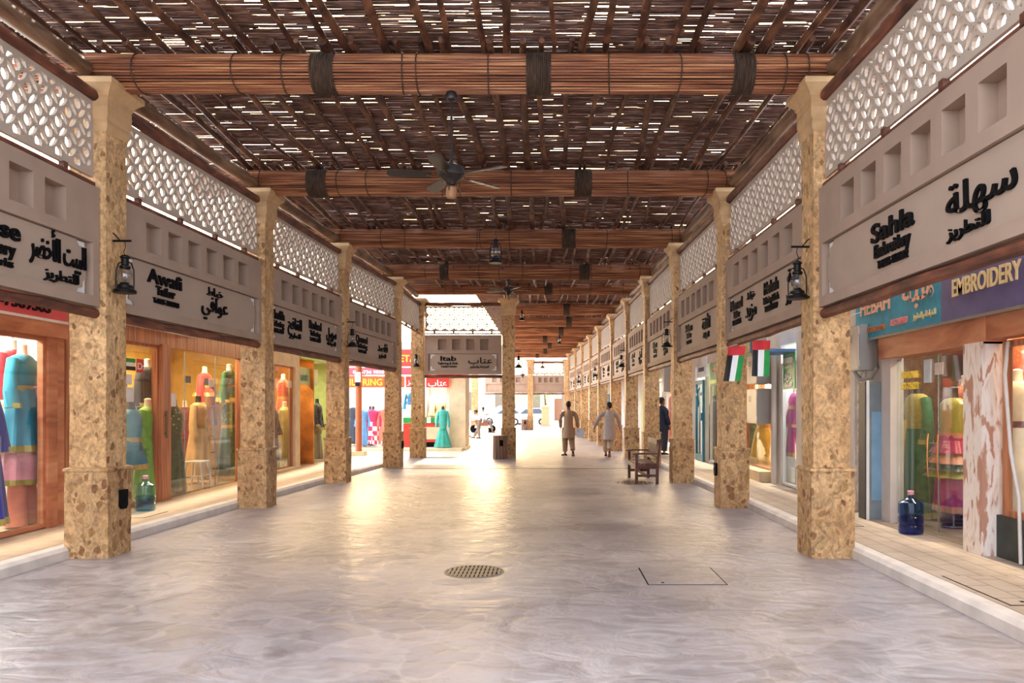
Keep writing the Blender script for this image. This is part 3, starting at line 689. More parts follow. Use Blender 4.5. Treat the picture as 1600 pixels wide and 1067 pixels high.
def dress(label, x, y, rz, sh, hem, top, skirt=None, sleeve=None, belt=None, trim=None, width=.2, flare=.24, waist=None, form='light', floor=.12, cat='dress', group='dresses on display', tk=None, sk=None, under=None, yoke=None, folds=9):
    """sh: shoulder height, hem: height of the lower edge"""
    t = thing('dressed_mannequin', label, cat, (x, y, 0), rz, group)
    skirt = skirt or top; waist = waist or sh - .42
    def ring(z, rx, ry, amp=0, n=36, ph=0): return [(rx * cos(2 * pi * j / n) * (1 + amp * cos(folds * 2 * pi * j / n + ph)), ry * sin(2 * pi * j / n) * (1 + amp * cos(folds * 2 * pi * j / n + ph)), z) for j in range(n)]
    wb = width
    mb = MB().loft([ring(waist - .01, wb * .74, .115), ring(waist + .12, wb * .84, .125), ring(sh - .16, wb * .95, .135), ring(sh - .06, wb * .98, .11), ring(sh - .01, wb * .72, .085), ring(sh + .015, wb * .34, .065)], False)
    mb.build('bodice', cloth(top, tk), t)
    rings = []
    for i in range(9):
        u = i / 8; z = waist + (hem - waist) * u; r_ = wb * .76 + (flare - wb * .76) * u ** .8
        rings.append(ring(z, r_, r_ * .72, .02 + .075 * u, 54, .4))
    MB().loft(rings, False).build('skirt', cloth(skirt, sk), t)
    if sleeve:
        for s in (-1, 1):
            MB().tube([(s * wb * .82, 0, sh - .05), (s * wb * 1.12, -.01, sh - .22), (s * wb * 1.3, -.03, sh - .42), (s * wb * 1.35, -.06, sh - .6)], [(.065, .06), (.062, .055), (.075, .05), (.1, .045)], 12).build('sleeve', cloth(sleeve), t)
            if trim: MB().tube([(s * wb * 1.345, -.057, sh - .55), (s * wb * 1.35, -.06, sh - .605)], [(.098, .047), (.102, .049)], 12).build('cuff', cloth(trim, 'sequin'), t)
    if belt: MB().loft([ring(waist - .03, wb * .79, .13), ring(waist + .035, wb * .8, .131)], False).build('belt', cloth(belt, 'sequin'), t)
    if trim:
        u = 1 - .07 / max(.1, waist - hem); r1 = wb * .76 + (flare - wb * .76) * u ** .8
        MB().loft([ring(hem + .07, r1 + .006, r1 * .72 + .006, .09, 54, .4), ring(hem - .004, flare + .008, flare * .72 + .008, .096, 54, .4)], False).build('hem_trim', cloth(trim, 'sequin'), t)
    if yoke:
        mb = MB(); n = 12
        mb.loft([[(wb * (.28 + .1 * q) * cos(pi + pi * j / n) , -.075 - .028 * q - .03 * sin(pi * j / n), sh - .02 - .09 * q - (.1 + .05 * q) * sin(pi * j / n)) for j in range(n + 1)] for q in range(3)], False, closed=False)
        mb.build('yoke', cloth(yoke, 'sequin'), t)
    fm = M_FORM if form == 'light' else M_FORMD
    MB().lathe([(.075, sh - .02), (.052, sh + .03), (.047, sh + .09), (.05, sh + .13), (.02, sh + .145)], 16).build('neck_form', fm, t)
    if under:
        c2, h2, c3 = under
        MB().loft([ring(hem + .15, flare * .8, flare * .55, .03, 54), ring(h2, flare * .95, flare * .66, .07, 54)], False).build('underskirt', cloth(c2), t)
        if trim: MB().loft([ring(h2 + .06, flare * .95 + .005, flare * .66 + .005, .068, 54), ring(h2 - .003, flare * .96 + .006, flare * .67 + .006, .072, 54)], False).build('hem_trim', cloth(trim, 'sequin'), t)
        if c3:
            for s in (-1, 1):
                MB().tube([(s * .1, 0, h2 + .1), (s * .12, 0, .45), (s * .13, 0, floor + .02)], [(.09, .08), (.1, .09), (.12, .1)], 16).build('trouser_leg', cloth(c3), t)
    mb = MB().tube([(0, 0, floor), (0, 0, sh - .1)], .014, 8); mb.lathe([(.14, floor), (.14, floor + .015), (.03, floor + .03)], 20)
    mb.build('stand', M_STEEL, t)
    return t
RL, RR_ = R(90), R(-90)
# first shop (turquoise)
turq = dress('turquoise gown with gold hem over pink and salmon layers, pink ribbon at the waist', -6.12, 8.93, RL + .15, 2.1, 1.0, '1C9AB8', '1A93B4', '2FA6C4', 'B8A050', 'A8953E', .24, .3, waist=1.72, under=('E89AA8', .62, 'E8886E'))
rb = MB().tube([(0, 0, 0), (.02, -.01, -.15), (.05, -.01, -.32), (.07, 0, -.52)], [(.03, .008)] * 4, 6).tube([(-.07, 0, .02), (0, -.02, .0), (.07, 0, .03)], [(.03, .01)] * 3, 6).build('ribbon', cloth('F09A9C'), turq, (0, -.17, 1.72))
dress('royal blue embroidered gown at the frame edge beside the turquoise one', -6.0, 8.12, RL, 1.62, .25, '2A2FA0', None, '2A2FA0', None, 'B0A050', .22, .28, tk='gold')
dress('red and white floral blouse displayed high behind the turquoise gown', -6.6, 9.45, RL, 2.2, 1.35, 'C83040', 'F0D8D4', 'C83040', None, None, .22, .22, tk='floral', sk='floral')
dress('white lace gown on a high form behind the turquoise gown', -6.95, 9.9, RL, 2.3, 1.5, 'F2F0EC', None, None, None, None, .2, .22)
dress('emerald gown half hidden under the royal blue one', -6.3, 7.3, RL, 1.9, .2, '2E7A3C', None, '2E7A3C', None, 'B0A050', .2, .28)
# second shop
robe = dress('black robe with broad beige neck panel on a pale form', -6.25, 11.96, RL, 2.12, .3, '24222C', None, '24222C', None, 'B8A684', .24, .27, yoke='C0AE86')
p = MB().loft([[(-.07, -.145, 1.98), (.07, -.145, 1.98)], [(-.075, -.15, 1.7), (.075, -.15, 1.7)], [(0, -.15, 1.55), (.01, -.15, 1.55)]], False, closed=False).build('neck_panel', cloth('C8B88C', 'gold')); p.parent = robe
dress('lime green long sleeved gown in front of the black robe', -6.0, 11.5, RL, 1.5, .16, '8CCB4C', None, '8CCB4C', None, None, .2, .28)
dress('teal dress with gold waist beside the clear water bottle', -6.0, 11.05, RL, 1.46, .62, '0C8AA0', '0C7C96', None, 'B89A48', 'B89A48', .19, .27, form='dark')
dress('mustard blouse on a dark form above the teal dress', -6.5, 11.75, RL, 1.8, 1.42, 'A8842C', None, 'A8842C', None, None, .19, .2, form='dark')
# third window
dress('peach gown with wide sleeves behind the plastic stool', -6.35, 13.93, RL, 1.58, .3, 'D09A68', 'E0C098', 'E2BC88', 'B08848', None, .21, .3, tk='gold', form='dark')
dress('dark green embroidered dress by the varnished post', -6.1, 12.5, RL, 1.5, .15, '12503A', None, None, None, '0A3A2C', .18, .24, tk='floral', form='dark')
dress('red child dress with gold edging hung high', -6.6, 14.75, RL, 2.15, 1.72, 'DC3034', None, 'DC3034', 'C8A048', 'C8A048', .2, .26, waist=1.9, cat='dress')
dress('white and lilac wrapped gown under the red child dress', -6.85, 15.5, RL, 1.95, 1.15, 'E0C8CC', 'D49AC0', None, None, None, .19, .2)
dress('plum velvet gown deep inside the window', -7.2, 15.2, RL, 1.5, .25, '84324A', None, '84324A', None, None, .21, .28, tk='gold')
dress('bottle green blouse with gold embroidery hung high', -6.15, 14.79, RL, 2.2, 1.62, '1E5A2A', None, '1E5A2A', 'C8A03C', 'C8A03C', .24, .3, tk='gold', waist=1.9)
bgg = dress('bottle green and gold gown with a gold front band', -6.15, 14.79, RL, 1.56, .14, '1E4A22', None, None, 'B89030', 'B89030', .23, .3, tk='gold')
MB().box(-.2, -.1, -.235, -.2, .2, 1.3).build('front_band', cloth('C89C34', 'sequin'), bgg, smooth=0)
dress('maroon gown beside the bottle green gown', -6.35, 15.6, RL, 1.75, .3, '6E2A34', None, '6E2A34', None, None, .18, .24)
# fourth window
dress('orange red gown with gold yoke on a pale form', -6.25, 18.1, RL, 2.15, 1.35, 'D8432C', 'DC5A34', None, 'D8A050', None, .22, .26, tk='gold', yoke='E0A85C')
dress('pale yellow pleated gown below the orange red one', -6.1, 17.75, RL, 1.5, .14, 'D8C872', 'D2C67A', None, None, None, .2, .24, folds=16)
dress('salmon gown beside the pale yellow one', -6.25, 18.6, RL, 1.45, .14, 'C87860', None, None, None, None, .19, .25)
dress('green patterned gown behind the orange red one', -6.8, 18.6, RL, 2.05, .3, '2A5A30', None, None, None, None, .24, .28, tk='floral', sk='floral')
dress('charcoal robe by the window frame of the orange gown', -6.15, 17.1, RL, 1.48, .14, '4A4044', None, '4A4044', None, None, .18, .22)
# open green shop
dress('dark grey robe in the green-walled shop', -6.3, 20.1, RL, 1.62, .2, '4C403C', None, '4C403C', None, None, .2, .22, form='dark')
dress('sea green gown at the edge of the green-walled shop', -6.1, 19.35, RL, 1.3, .14, '6AA890', None, None, None, None, .17, .26)
dress('black and gold gown in the green-walled shop', -6.3, 20.9, RL, 1.6, .9, '1C1814', '26201A', '1C1814', None, 'B89838', .22, .3, tk='gold', form='dark')
dress('grey brown skirt suit below the black and gold gown', -6.25, 20.75, RL, 1.05, .14, '8A7A62', None, None, None, None, .17, .2, form='dark', waist=.8)
# right-hand shops
ggg = dress('green gown with broad gold embroidered yoke and front, beside the blue water bottle', 4.62, 9.62, RR_, 1.66, .15, 'A89A38', '0A6A38', '0A6A38', None, '9A9030', .25, .28, tk='gold', form='dark')
MB().tube([(.0, -.16, 1.35), (.02, -.22, .9), (.03, -.24, .25)], [(.05, .012)] * 3, 6).build('front_band', cloth('B8A030', 'sequin'), ggg, smooth=0)
tq = dress('magenta skirt outfit with ruffled gold and green tiers behind the door handles', 4.72, 8.95, RR_, 1.6, .3, 'A89C34', 'B01868', None, 'D08A60', 'D08A60', .24, .26, tk='sequin', form='dark')
for z0, z1, r0, r1, c in ((1.12, .98, .2, .3, 'B83064'), (.99, .86, .24, .34, 'D08A68'), (.88, .78, .26, .37, '2C4A38'), (.8, .7, .27, .38, 'A8A02C')):
    MB().loft([[(r0 * cos(2 * pi * j / 60), r0 * .75 * sin(2 * pi * j / 60), z0) for j in range(60)], [(r1 * (1 + .08 * cos(12 * 2 * pi * j / 60)) * cos(2 * pi * j / 60), r1 * .75 * (1 + .08 * cos(12 * 2 * pi * j / 60)) * sin(2 * pi * j / 60), z1) for j in range(60)]], False).build('ruffle', cloth(c, 'sequin'), tq)
dress('maroon sari outfit deeper inside behind the magenta skirt', 5.3, 9.6, RR_, 1.9, .4, '7A2430', '8A2A3C', '7A2430', None, 'B08A3C', .24, .28, tk='gold', sk='gold', form='dark')
dress('lilac drape on a form at the back of the shop with copper door handles', 5.7, 10.2, RR_, 2.2, .8, 'B8A0C4', None, None, None, None, .22, .26)
dress('coral blouse hung beside the maroon sari outfit', 5.0, 9.2, RR_, 1.75, 1.1, 'C4503C', None, 'D82858', None, 'C8A048', .22, .26, tk='gold')
dress('white gown with a dark rose at the waist in the yellow-lit window', 4.75, 7.78, RR_, 1.75, .4, 'F0E2C0', 'EFEBDC', None, '6A1E28', None, .22, .3, floor=.45)
dress('orange draped sari beside the white gown', 5.1, 8.3, RR_, 2.3, 1.3, 'D8642C', 'B8481E', None, 'C83020', None, .2, .24, tk='gold')
dress('pink child dress with gold hem hung in the cold-lit doorway', 4.5, 13.98, RR_, 1.75, .62, 'D8409C', 'D648A8', 'D8409C', 'E0B070', 'DCA87C', .17, .22, waist=1.5)
dress('bright yellow gown in the window under the grey meter boxes', 4.55, 16.3, RR_, 1.5, .3, 'E8B030', 'F0C020', None, None, None, .24, .38, floor=.3)
dress('orange gown hung high behind the small flags', 4.75, 17.75, RR_, 2.25, .9, 'D88A2C', 'CC7A24', 'D88A2C', None, None, .24, .26)
dress('dark teal gown between the yellow and orange gowns', 4.5, 17.0, RR_, 1.4, .25, '2C5A50', None, None, None, None, .18, .24)
dress('dark maroon robe beyond the teal folding door', 4.4, 20.4, RR_, 1.7, .15, '38202C', None, '38202C', None, None, .2, .24, form='dark')
dress('cream gown behind the dark maroon robe', 4.75, 20.9, RR_, 2.3, 1.3, 'EDE6D2', None, None, None, None, .2, .24)
for q, (c, yy) in enumerate((('D8642C', 25.2), ('C84830', 25.9), ('C86A50', 26.7))):
    dress(['orange gown in the sunset coloured window', 'red gown in the sunset coloured window', 'rose brown gown in the sunset coloured window'][q], 4.3, yy, RR_, 1.95, .3, c, None, c, None, None, .24, .3)

# ------------------------------------------------------------------ shop windows, doors, fascias
WN = [0]
def window(label, side, y0, y1, z0, z1, mat, fw=.05, mull=(), xo=None, glassm=None, kind='structure', name=None):
    WN[0] += 1; x = xo if xo is not None else (-5.83 if side < 0 else 4.25)
    t = thing(f'{name or "window"}_{WN[0]}', label, None, (x, y0, z0), 0, None, kind); L = y1 - y0; H = z1 - z0
    mb = MB()
    for a, b, c, d in ((0, L, 0, fw), (0, L, H - fw, H), (0, fw, fw, H - fw), (L - fw, L, fw, H - fw)): mb.box(-.03, .03, a, b, c, d)
    mb.build('frame', mat, t, smooth=0)
    ys = [fw] + [m for m in mull] + [L - fw]
    for a, b in zip(ys, ys[1:]): MB().box(-.004, .004, a + .004, b - .004, fw, H - fw).build('pane', glassm or M_GLASS, t, smooth=0)
    for m in mull: MB().box(-.007, .007, m - .004, m + .004, fw, H - fw).build('pane_joint', M_STEEL, t, smooth=0)
    return t
def trim(mat, x0, x1, y0, y1, z0, z1, label=None):
    o = st(box('trim_1', mat, x0, x1, y0, y1, z0, z1)); 
    if label: o['label'] = label
    return o
# copper-toned frame of the first shop
window('glass shop window in reddish frame showing the turquoise gown', -1, 4.6, 8.86, .12, 2.32, M_COPPER, .05, (2.1,))
trim(M_COPPER, -5.9, -5.77, 8.86, 9.03, .108, 2.32); trim(M_COPPER, -5.92, -5.8, 9.07, 9.2, .108, 2.6); trim(M_STEEL, -5.9, -5.8, 9.035, 9.065, .108, 2.32); trim(M_COPPER, -5.9, -5.75, 3, 9.2, 2.32, 2.5)
trim(M_DOORWOOD, -5.95, -5.8, 9.23, 9.42, .108, 2.68)
window('glass door beside the black robe and lime gown', -1, 10.3, 11.42, .12, 2.42, M_DOORWOOD, .035)
trim(M_DOORWOOD, -5.9, -5.74, 11.42, 11.68, .108, 2.45); trim(M_DOORWOOD, -5.9, -5.76, 10.3, 14.6, 2.42, 2.68)
window('frameless glass shop window with the peach and bottle green gowns', -1, 11.68, 14.45, .12, 2.42, M_GLASS, .02, (.62, 1.75))
trim(M_DOORWOOD, -5.9, -5.76, 14.45, 14.62, .108, 2.45)
M_CREAMTRIM = plain('cream_lintel', 'D8C4A0', .7, var=.12, scale=4)
window('narrow shop window with the orange red gown', -1, 16.25, 17.42, .16, 2.42, M_DOORWOOD, .03)
trim(M_CREAMTRIM, -5.92, -5.75, 14.62, 17.75, 2.42, 2.9); trim(M_CREAMTRIM, -5.9, -5.74, 17.42, 17.75, .108, 2.42); trim(M_CREAMTRIM, -5.9, -5.7, 16.2, 17.7, .108, .17)
dh = thing('door_handle_bar', 'small brass push bar on the varnished post by the lime gown', 'handle', (-5.72, 11.5, 1.25)); MB().tube([(0, 0, -.2), (0, 0, .2)], .014, 8).build('bar', M_BRASS, dh); MB().box(-.03, 0, -.01, .01, -.15, -.12).box(-.03, 0, -.01, .01, .12, .15).build('mount', M_BRASS, dh, smooth=0)
RED = plain('red_sign', 'D8362C', .4, var=.06); ORANGE = plain('orange_sign', 'E4542A', .4, var=.1); PINK = plain('pink_sign', 'D84A58', .4, var=.06)
YEL = plain('yellow_letter', 'F8D824', .4, var=.03); WHT = plain('white_letter', 'FAFAF6', .4, var=.02); CREAMY = plain('cream_letter', 'EBD49C', .4, var=.03)
TURQ = plain('turquoise_sign', '1C9CC0', .4, var=.22, scale=9, bump=.1); PURP = plain('violet_sign', '5A5688', .45, var=.2, scale=4); GREEN = plain('green_sign', '2E9A5C', .4, var=.12); PEACH = plain('peach_letter', 'F0B898', .4, var=.05)
def sign(label, x, y, z, L, H, mat, lines, rz=0, name='shop_sign', th=.08, rim=None):
    """x, y, z: lower corner where the reading begins"""
    t = thing(name, label, 'sign', (x, y, z), rz, 'painted shop signs'); MB().box(0, L, 0, th, 0, H).build('panel', mat, t, smooth=0)
    if rim: MB().box(-.02, L + .02, -.01, th, -.03, 0).build('rim', rim, t, smooth=0)
    for body, fx, fz, size, m, wd, ar in lines:
        mb = MB(); text(mb, body, L * fx, H * fz, size, .012, 0, .004 if size > .09 else .001, wd, ar=ar); mb.build('lettering', m, t, smooth=0)
    return t
sign('red shop sign with a telephone number, over the turquoise gown', -5.74, 6.4, 2.52, 2.75, .34, PINK, [('Tel:055-7369503', .62, .2, .16, M_BLACK, 1.5, False)], R(90), rim=M_WHITE)
sign('pink lit fascia over the black robe and lime gown', -5.7, 10.1, 2.66, 2.3, .3, PINK, [], R(90), rim=M_WHITE)
sign('bright green fascia over the green-walled shop', -5.74, 17.8, 2.66, 2.1, .5, plain('lime_sign', '8CD03C', .4), [], R(90))
sign('pale green inner sign in the green-walled shop', -5.9, 17.95, 2.05, 1.7, .42, plain('pale_green_sign', 'C8DC9A', .4), [('LAND', .35, .25, .2, plain('sea_letter', '3E8C84', .5), .5, False)], R(90), th=.03)
# stickers and papers on the glass
def sticker(label, x, y, z, wy, hz, mat, side, words=None, m2=None):
    t = tag(MB().box(-.003, .003, 0, wy, 0, hz).build('sticker', mat, None, (x, y, z), smooth=0), label, 'sticker', 'papers stuck on the shop glass')
    if words:
        mb = MB(); text(mb, words, 0, 0, hz * .7, .003, 0, .002, wy * .85)
        o = mb.build('lettering', m2, t, smooth=0); o.rotation_euler.z = R(90) if side < 0 else R(-90); o.location = (.006 if side < 0 else -.006, wy / 2, hz * .22)
    return t
FLG, FLR, FLK = plain('flag_green', '1E9A44', .6), plain('flag_red', 'E02C34', .6), plain('flag_black', '161616', .6)
fs = thing('flag_sticker', 'small flag sticker high on the glass door by the black robe', 'sticker', (-5.8, 10.42, 2.02), 0, 'papers stuck on the shop glass')
for q, m in enumerate((FLK, WHT, FLG)): MB().box(-.003, .003, 0, .36, .055 * q, .055 * q + .055).build('stripe', m, fs, smooth=0)
sticker('red square sticker with a white D beside the flag sticker', -5.795, 10.8, 2.0, .2, .19, RED, -1, 'D:', WHT)
sticker('upper white paper on the glass door by the black robe', -5.79, 10.5, 1.82, .17, .14, M_WHITE, -1)
sticker('larger white paper below it on the same glass door', -5.79, 10.48, 1.58, .24, .2, M_WHITE, -1)
sticker('grey card on the glass in front of the peach gown', -5.79, 12.25, 1.9, .18, .11, plain('grey_card', '5A5A58', .5), -1)
sticker('white paper on the glass by the dark green embroidered dress', -5.79, 11.78, 1.52, .16, .2, M_WHITE, -1)
sticker('white paper card on the glass beside the red child dress', -5.79, 13.1, 1.86, .16, .12, M_WHITE, -1)
sticker('grey photo card on the glass beside the red child dress', -5.79, 12.93, 1.88, .14, .12, plain('grey_card2', '8A8680', .5), -1)
sticker('white paper on the glass by the orange red gown', -5.79, 17.15, 1.95, .16, .16, M_WHITE, -1)

# right-hand row: copper lintel, glass doors, windows
trim(M_COPPER, 4.08, 4.3, 7.2, 9.5, 2.1, 2.44, 'rust-streaked copper lintel above the glass doors'); trim(M_COPPER, 4.1, 4.3, 3, 7.2, 2.14, 2.44)
window('pair of frameless glass doors with copper pull bars', 1, 7.52, 9.3, .12, 2.08, M_GLASS, .02, (.84,), name='door')
hb = thing('pull_handle', 'twin copper pull bars on the glass doors in front of the magenta skirt', 'handle', (4.25, 8.36, .975), 0)
for dy in (-.12, .1):
    MB().tube([(-.066, dy, -.24), (-.075, dy, -.14), (-.078, dy, 0), (-.075, dy, .14), (-.066, dy, .24)], .009, 10).build('bar', plain('copper_bar', 'C88C5C', .25, .9, .05), hb)
for dz in (-.14, .14): MB().tube([(-.07, -.12, dz), (-.07, .1, dz)], .006, 6).build('link', M_STEEL, hb)
trim(M_PEEL, 4.06, 4.3, 7.2, 7.52, .1, 2.12, 'pilaster with peeling white and rust paint')
trim(M_WALLR, 4.14, 4.3, 9.3, 9.55, .1, 2.44)
window('shop window with brown frame and the white gown', 1, 4.3, 7.14, .5, 2.12, M_DOORWOOD, .06, (1.4,)); trim(plain('dark_kick_panel', '2E3430', .5, var=.3), 4.2, 4.3, 4.3, 7.2, .1, .5)
wires = MB().tube([(4.17, 6.78, .12), (4.16, 6.79, .7), (4.13, 6.86, 1.1), (4.13, 6.95, 1.8), (4.17, 6.97, 2.1)], .016, 6).build('drain_hose', M_WALLR); tag(wires, 'pale hose running down beside the white gown window', 'pipe')
mb_t = 'Hebah'
sg = sign('turquoise sign with raised peach letters, beside the violet Embroidery sign', 4.06, 10.15, 2.38, 2.22, .72, TURQ, [('HEBAH', .27, .42, .26, PEACH, .85, False), ('TAILORING & EMB.', .27, .1, .09, plain('rust_letter', 'C87848', .5), .62, False), ('055-7369503', .57, .12, .1, plain('pink_letter', 'E89090', .5), .42, False), ('للخياطة والتطريز', .84, .14, .09, CREAMY, .5, True), ('هبة', .77, .42, .42, PEACH, .7, True)], R(-90), rim=M_STEEL)
sign('violet sign with cream capital letters reading Embroidery', 4.05, 7.92, 2.38, 2.6, .72, PURP, [('EMBROIDERY', .3, .32, .24, CREAMY, 1.12, False)], R(-90), rim=M_STEEL)
s_ = thing('window_lettering', 'yellow telephone numbers painted on the glass door', 'lettering', (4.24, 9.0, 1.72))
for q, b_ in enumerate(('050-9179886', '052-7256273')):
    mb = MB(); text(mb, b_, 0, 0, .11, .003, 0, .004, .42); o = mb.build('number', YEL, s_, smooth=0); o.rotation_euler.z = R(-90); o.location = (-.004, 0, .13 - .13 * q)
sticker('pale blue paper on the glass door by the yellow numbers', 4.235, 8.5, 1.78, .16, .26, plain('pale_blue_paper', 'C4D4E0', .6), 1)
sticker('upper small card stack on the glass door seam', 4.235, 8.24, 1.86, .18, .13, plain('cream_card', 'D8CCC4', .6), 1)
sticker('white notice near the peeling pilaster', 4.235, 7.56, 1.62, .14, .16, M_WHITE, 1)
sticker('pink and white card above the white notice', 4.235, 7.56, 1.8, .14, .1, PINK, 1)
# meter boxes
M_GREY = plain('grey_metal', 'A6A29C', .5, .3, .06, 3); M_GREYL = plain('pale_grey_metal', 'CFCAC2', .5, .2, .05, 3)
def meter_box(label, x, y0, y1, z0, z1, d=.22):
    t = thing('meter_box', label, 'electric box', (x, y0, z0), 0, 'grey electric boxes on the shop wall'); L = y1 - y0; H = z1 - z0
    MB().box(-d, 0, 0, L, 0, H).build('body', M_GREY, t, smooth=0); dd = MB().box(-d - .018, -d - .001, .015, L - .015, .015, H - .015).build('door', M_GREYL, t, smooth=0)
    MB().box(-d - .022, -d - .019, L * .55, L * .8, H * .62, H * .8).build('meter_window', M_GREY, dd, smooth=0)
    for q in (.15, .85): MB().tube([(-d - .01, .0, H * q - .04), (-d - .01, .0, H * q + .04)], .012, 6).build('hinge', M_GREYL, t)
    return t
meter_box('grey electric box on the wall beside the turquoise sign', 4.19, 9.76, 10.14, 1.98, 2.56, .235)
meter_box('upper grey electric box by the white pipes near the flags', 4.19, 14.3, 15.0, 1.95, 2.5, .3)
meter_box('lower grey electric box by the white pipes near the flags', 4.19, 14.3, 15.0, 1.2, 1.86, .3)
meter_box('narrow grey electric box beside the sunset coloured window', 3.86, 24.3, 24.8, 2.0, 2.95, .2)
tag(MB().tube([(4.14, 9.72, 2.4), (4.13, 9.62, 2.3), (4.12, 9.62, 2.0), (4.1, 9.75, 1.88), (4.02, 9.9, 1.86), (3.98, 10.0, 1.98)], .025, 8).build('cable_conduit', M_GREY), 'grey corrugated conduit looping under the electric box', 'conduit')
c_ = thing('duct_cover', 'peeling blue and grey painted metal duct standing by the glass doors', 'duct', (4.19, 9.56, .1))
MB().box(-.22, 0, 0, .2, 0, 1.72).build('shell', plain('grey_blue_paint', '7A8488', .55, var=.25, scale=3), c_, smooth=0); MB().box(-.17, -.01, -.006, -.001, .25, 1.35).build('paint_patch', plain('blue_paint', '7FA6C0', .5, var=.12, scale=5), c_, smooth=0)
MB().box(-.235, -.2, -.01, .0, 0, 1.74).build('white_edge', M_WHITE, c_, smooth=0); MB().box(-.25, -.22, 0, .2, 0, 1.72).build('dark_edge', plain('dark_paint', '3A3A44', .5), c_, smooth=0)
gr = thing('iron_grille', 'cream scrolled metal grille with blue pieces behind the first right pillar'.replace(' first right', ' lantern'), 'grille', (4.15, 10.0, .12))
mb = MB(); mg = MB()
for q in range(7):
    z = .1 + q * .26
    for s in (0, 1): mb.tube([(-.02, .03 + s * .3, z), (-.02, .18, z + .13), (-.02, .03 + (1 - s) * .3, z + .26)], .012, 5)
    mg.ball((-.02, .18, z + .13), (.012, .04, .05), 8, 6)
mb.box(-.03, 0, 0, .03, 0, 1.95).box(-.03, 0, .33, .36, 0, 1.95); mb.build('scrollwork', M_WALLR, gr); mg.build('blue_piece', plain('grille_blue', '3C8494', .5), gr)
# shop with the cold-lit door
window('cold-lit glass door with the pink child dress', 1, 13.04, 13.88, .12, 2.3, M_WHITE, .04)
sign('green sign lettered Mazeed in white with Arabic calligraphy', 4.19, 13.72, 1.83, .66, .62, GREEN, [('MAZEED', .45, .74, .12, WHT, .5, False), ('No: 055-17281', .5, .58, .06, WHT, .4, False), ('مزيد', .45, .26, .2, WHT, .4, True), ('للخياطة', .5, .06, .1, WHT, .4, True)], R(-90), th=.02)
ac = thing('framed_canopy', 'blue-framed canopy with pale broken panels above the green Mazeed sign', 'canopy', (4.19, 13.0, 2.45)); BLU = plain('blue_frame', '5A8AC0', .5)
MB().box(-.5, 0, 0, .95, 0, .05).build('lower_frame', BLU, ac, smooth=0); MB().box(-.5, -.47, 0, .95, .05, .55).build('glass_panel', M_GREYL, ac, smooth=0); MB().box(-.52, -.46, .93, .98, .05, .55).build('frame_post', BLU, ac, smooth=0); MB().box(-.52, -.5, .25, .6, .34, .4).build('orange_strip', plain('orange_strip', 'E08A50', .5), ac, smooth=0)
for q, (yy, xx, r_) in enumerate(((14.02, 4.12, .045), (14.13, 4.13, .03), (14.22, 4.14, .022))):
    tag(MB().tube([(xx, yy, .1), (xx, yy, 1.2), (xx + .01, yy + .01, 2.5)], r_, 10).build('drain_pipe', M_WALLR), ['thickest white pipe between the meter boxes and the green sign', 'middle white pipe between the meter boxes and the green sign', 'thinnest white pipe between the meter boxes and the green sign'][q], 'pipe')
window('warm-lit shop window with the yellow gown', 1, 14.38, 16.4, .3, 2.35, M_DOORWOOD, .04); trim(M_CREAMTRIM, 3.95, 4.25, 14.4, 16.42, .1, .3)
sign('pale green and rose sign above the yellow gown window', 4.15, 16.3, 2.4, 1.3, .6, plain('light_green_sign', 'A8C890', .5, var=.25, scale=3), [('خياط', .5, .4, .3, PEACH, .6, True)], R(-90))
# teal folding door
M_TEAL = plain('teal_paint', '1E7088', .5, var=.15)
window('open grey pane behind the teal door', 1, 19.68, 20.75, .12, 2.2, M_GREYL, .03, xo=4.08)
td = thing('door_9', 'open teal metal door with white handle plate', None, (3.98, 19.68, .12), 0, None, 'structure')
for a, b in ((0, .12), (.9, 1.0)): MB().box(-.03, .03, a, b, 0, 2.1).build('stile', M_TEAL, td, smooth=0)
MB().box(-.03, .03, .12, .9, 0, .16).box(-.03, .03, .12, .9, 1.7, 1.78).box(-.03, .03, .12, .9, 2.0, 2.1).build('rail', M_TEAL, td, smooth=0); MB().box(-.07, -.03, .05, .16, 1.05, 1.25).build('lock_case', M_TEAL, td, smooth=0)
MB().tube([(-.05, .3, 1.9), (-.1, .32, 1.75), (-.06, .34, 1.5), (-.08, .36, 1.4)], .02, 6).build('chain', M_TEAL, td)
window('green-lit shop window with the dark maroon robe', 1, 18.6, 19.6, .12, 2.1, M_WHITE, .05, xo=4.15)
sign('white sign with blue edge above the teal door', 4.0, 20.7, 2.3, 1.2, .5, plain('pale_sign', 'D8DCE8', .5), [('KHAYAT', .5, .3, .14, plain('dark_letter', '4A4A70', .5), .7, False)], R(-90))
sign('green and rose sign above the dark maroon robe window', 4.08, 19.4, 2.2, 1.2, .62, plain('light_green_sign2', '9CC8A0', .5, var=.2, scale=3), [('للخياطة', .5, .3, .22, PEACH, .8, True)], R(-90))
sign('green sign with faint peach pattern above the sunset coloured window', 3.85, 27.4, 2.5, 2.6, .55, plain('light_green_sign3', 'A0B878', .5, var=.25, scale=3), [('Tailor', .5, .3, .25, PEACH, 1.2, False)], R(-90))
window('sunset coloured shop window beyond the bench', 1, 24.8, 27.4, .12, 2.4, M_WHITE, .05, xo=3.84)
M_BLUEW = plain('pale_blue_paint', '9CB4D4', .6)
for yy, c, lb in ((29.2, M_GREENIN, 'olive'), (32.5, M_BLUEW, 'pale blue'), (36.0, M_YELLOWIN, 'amber'), (40, M_BLUEW, 'sky blue')):
    X = 3.85 - (yy - 28) * .055
    tag(box('door_leaf', c, X - .13, X - .02, yy, yy + 1.1, .1, 2.2), f'{lb} door leaf along the far shop wall of the Sahla row', 'door', 'coloured doors down the passage')

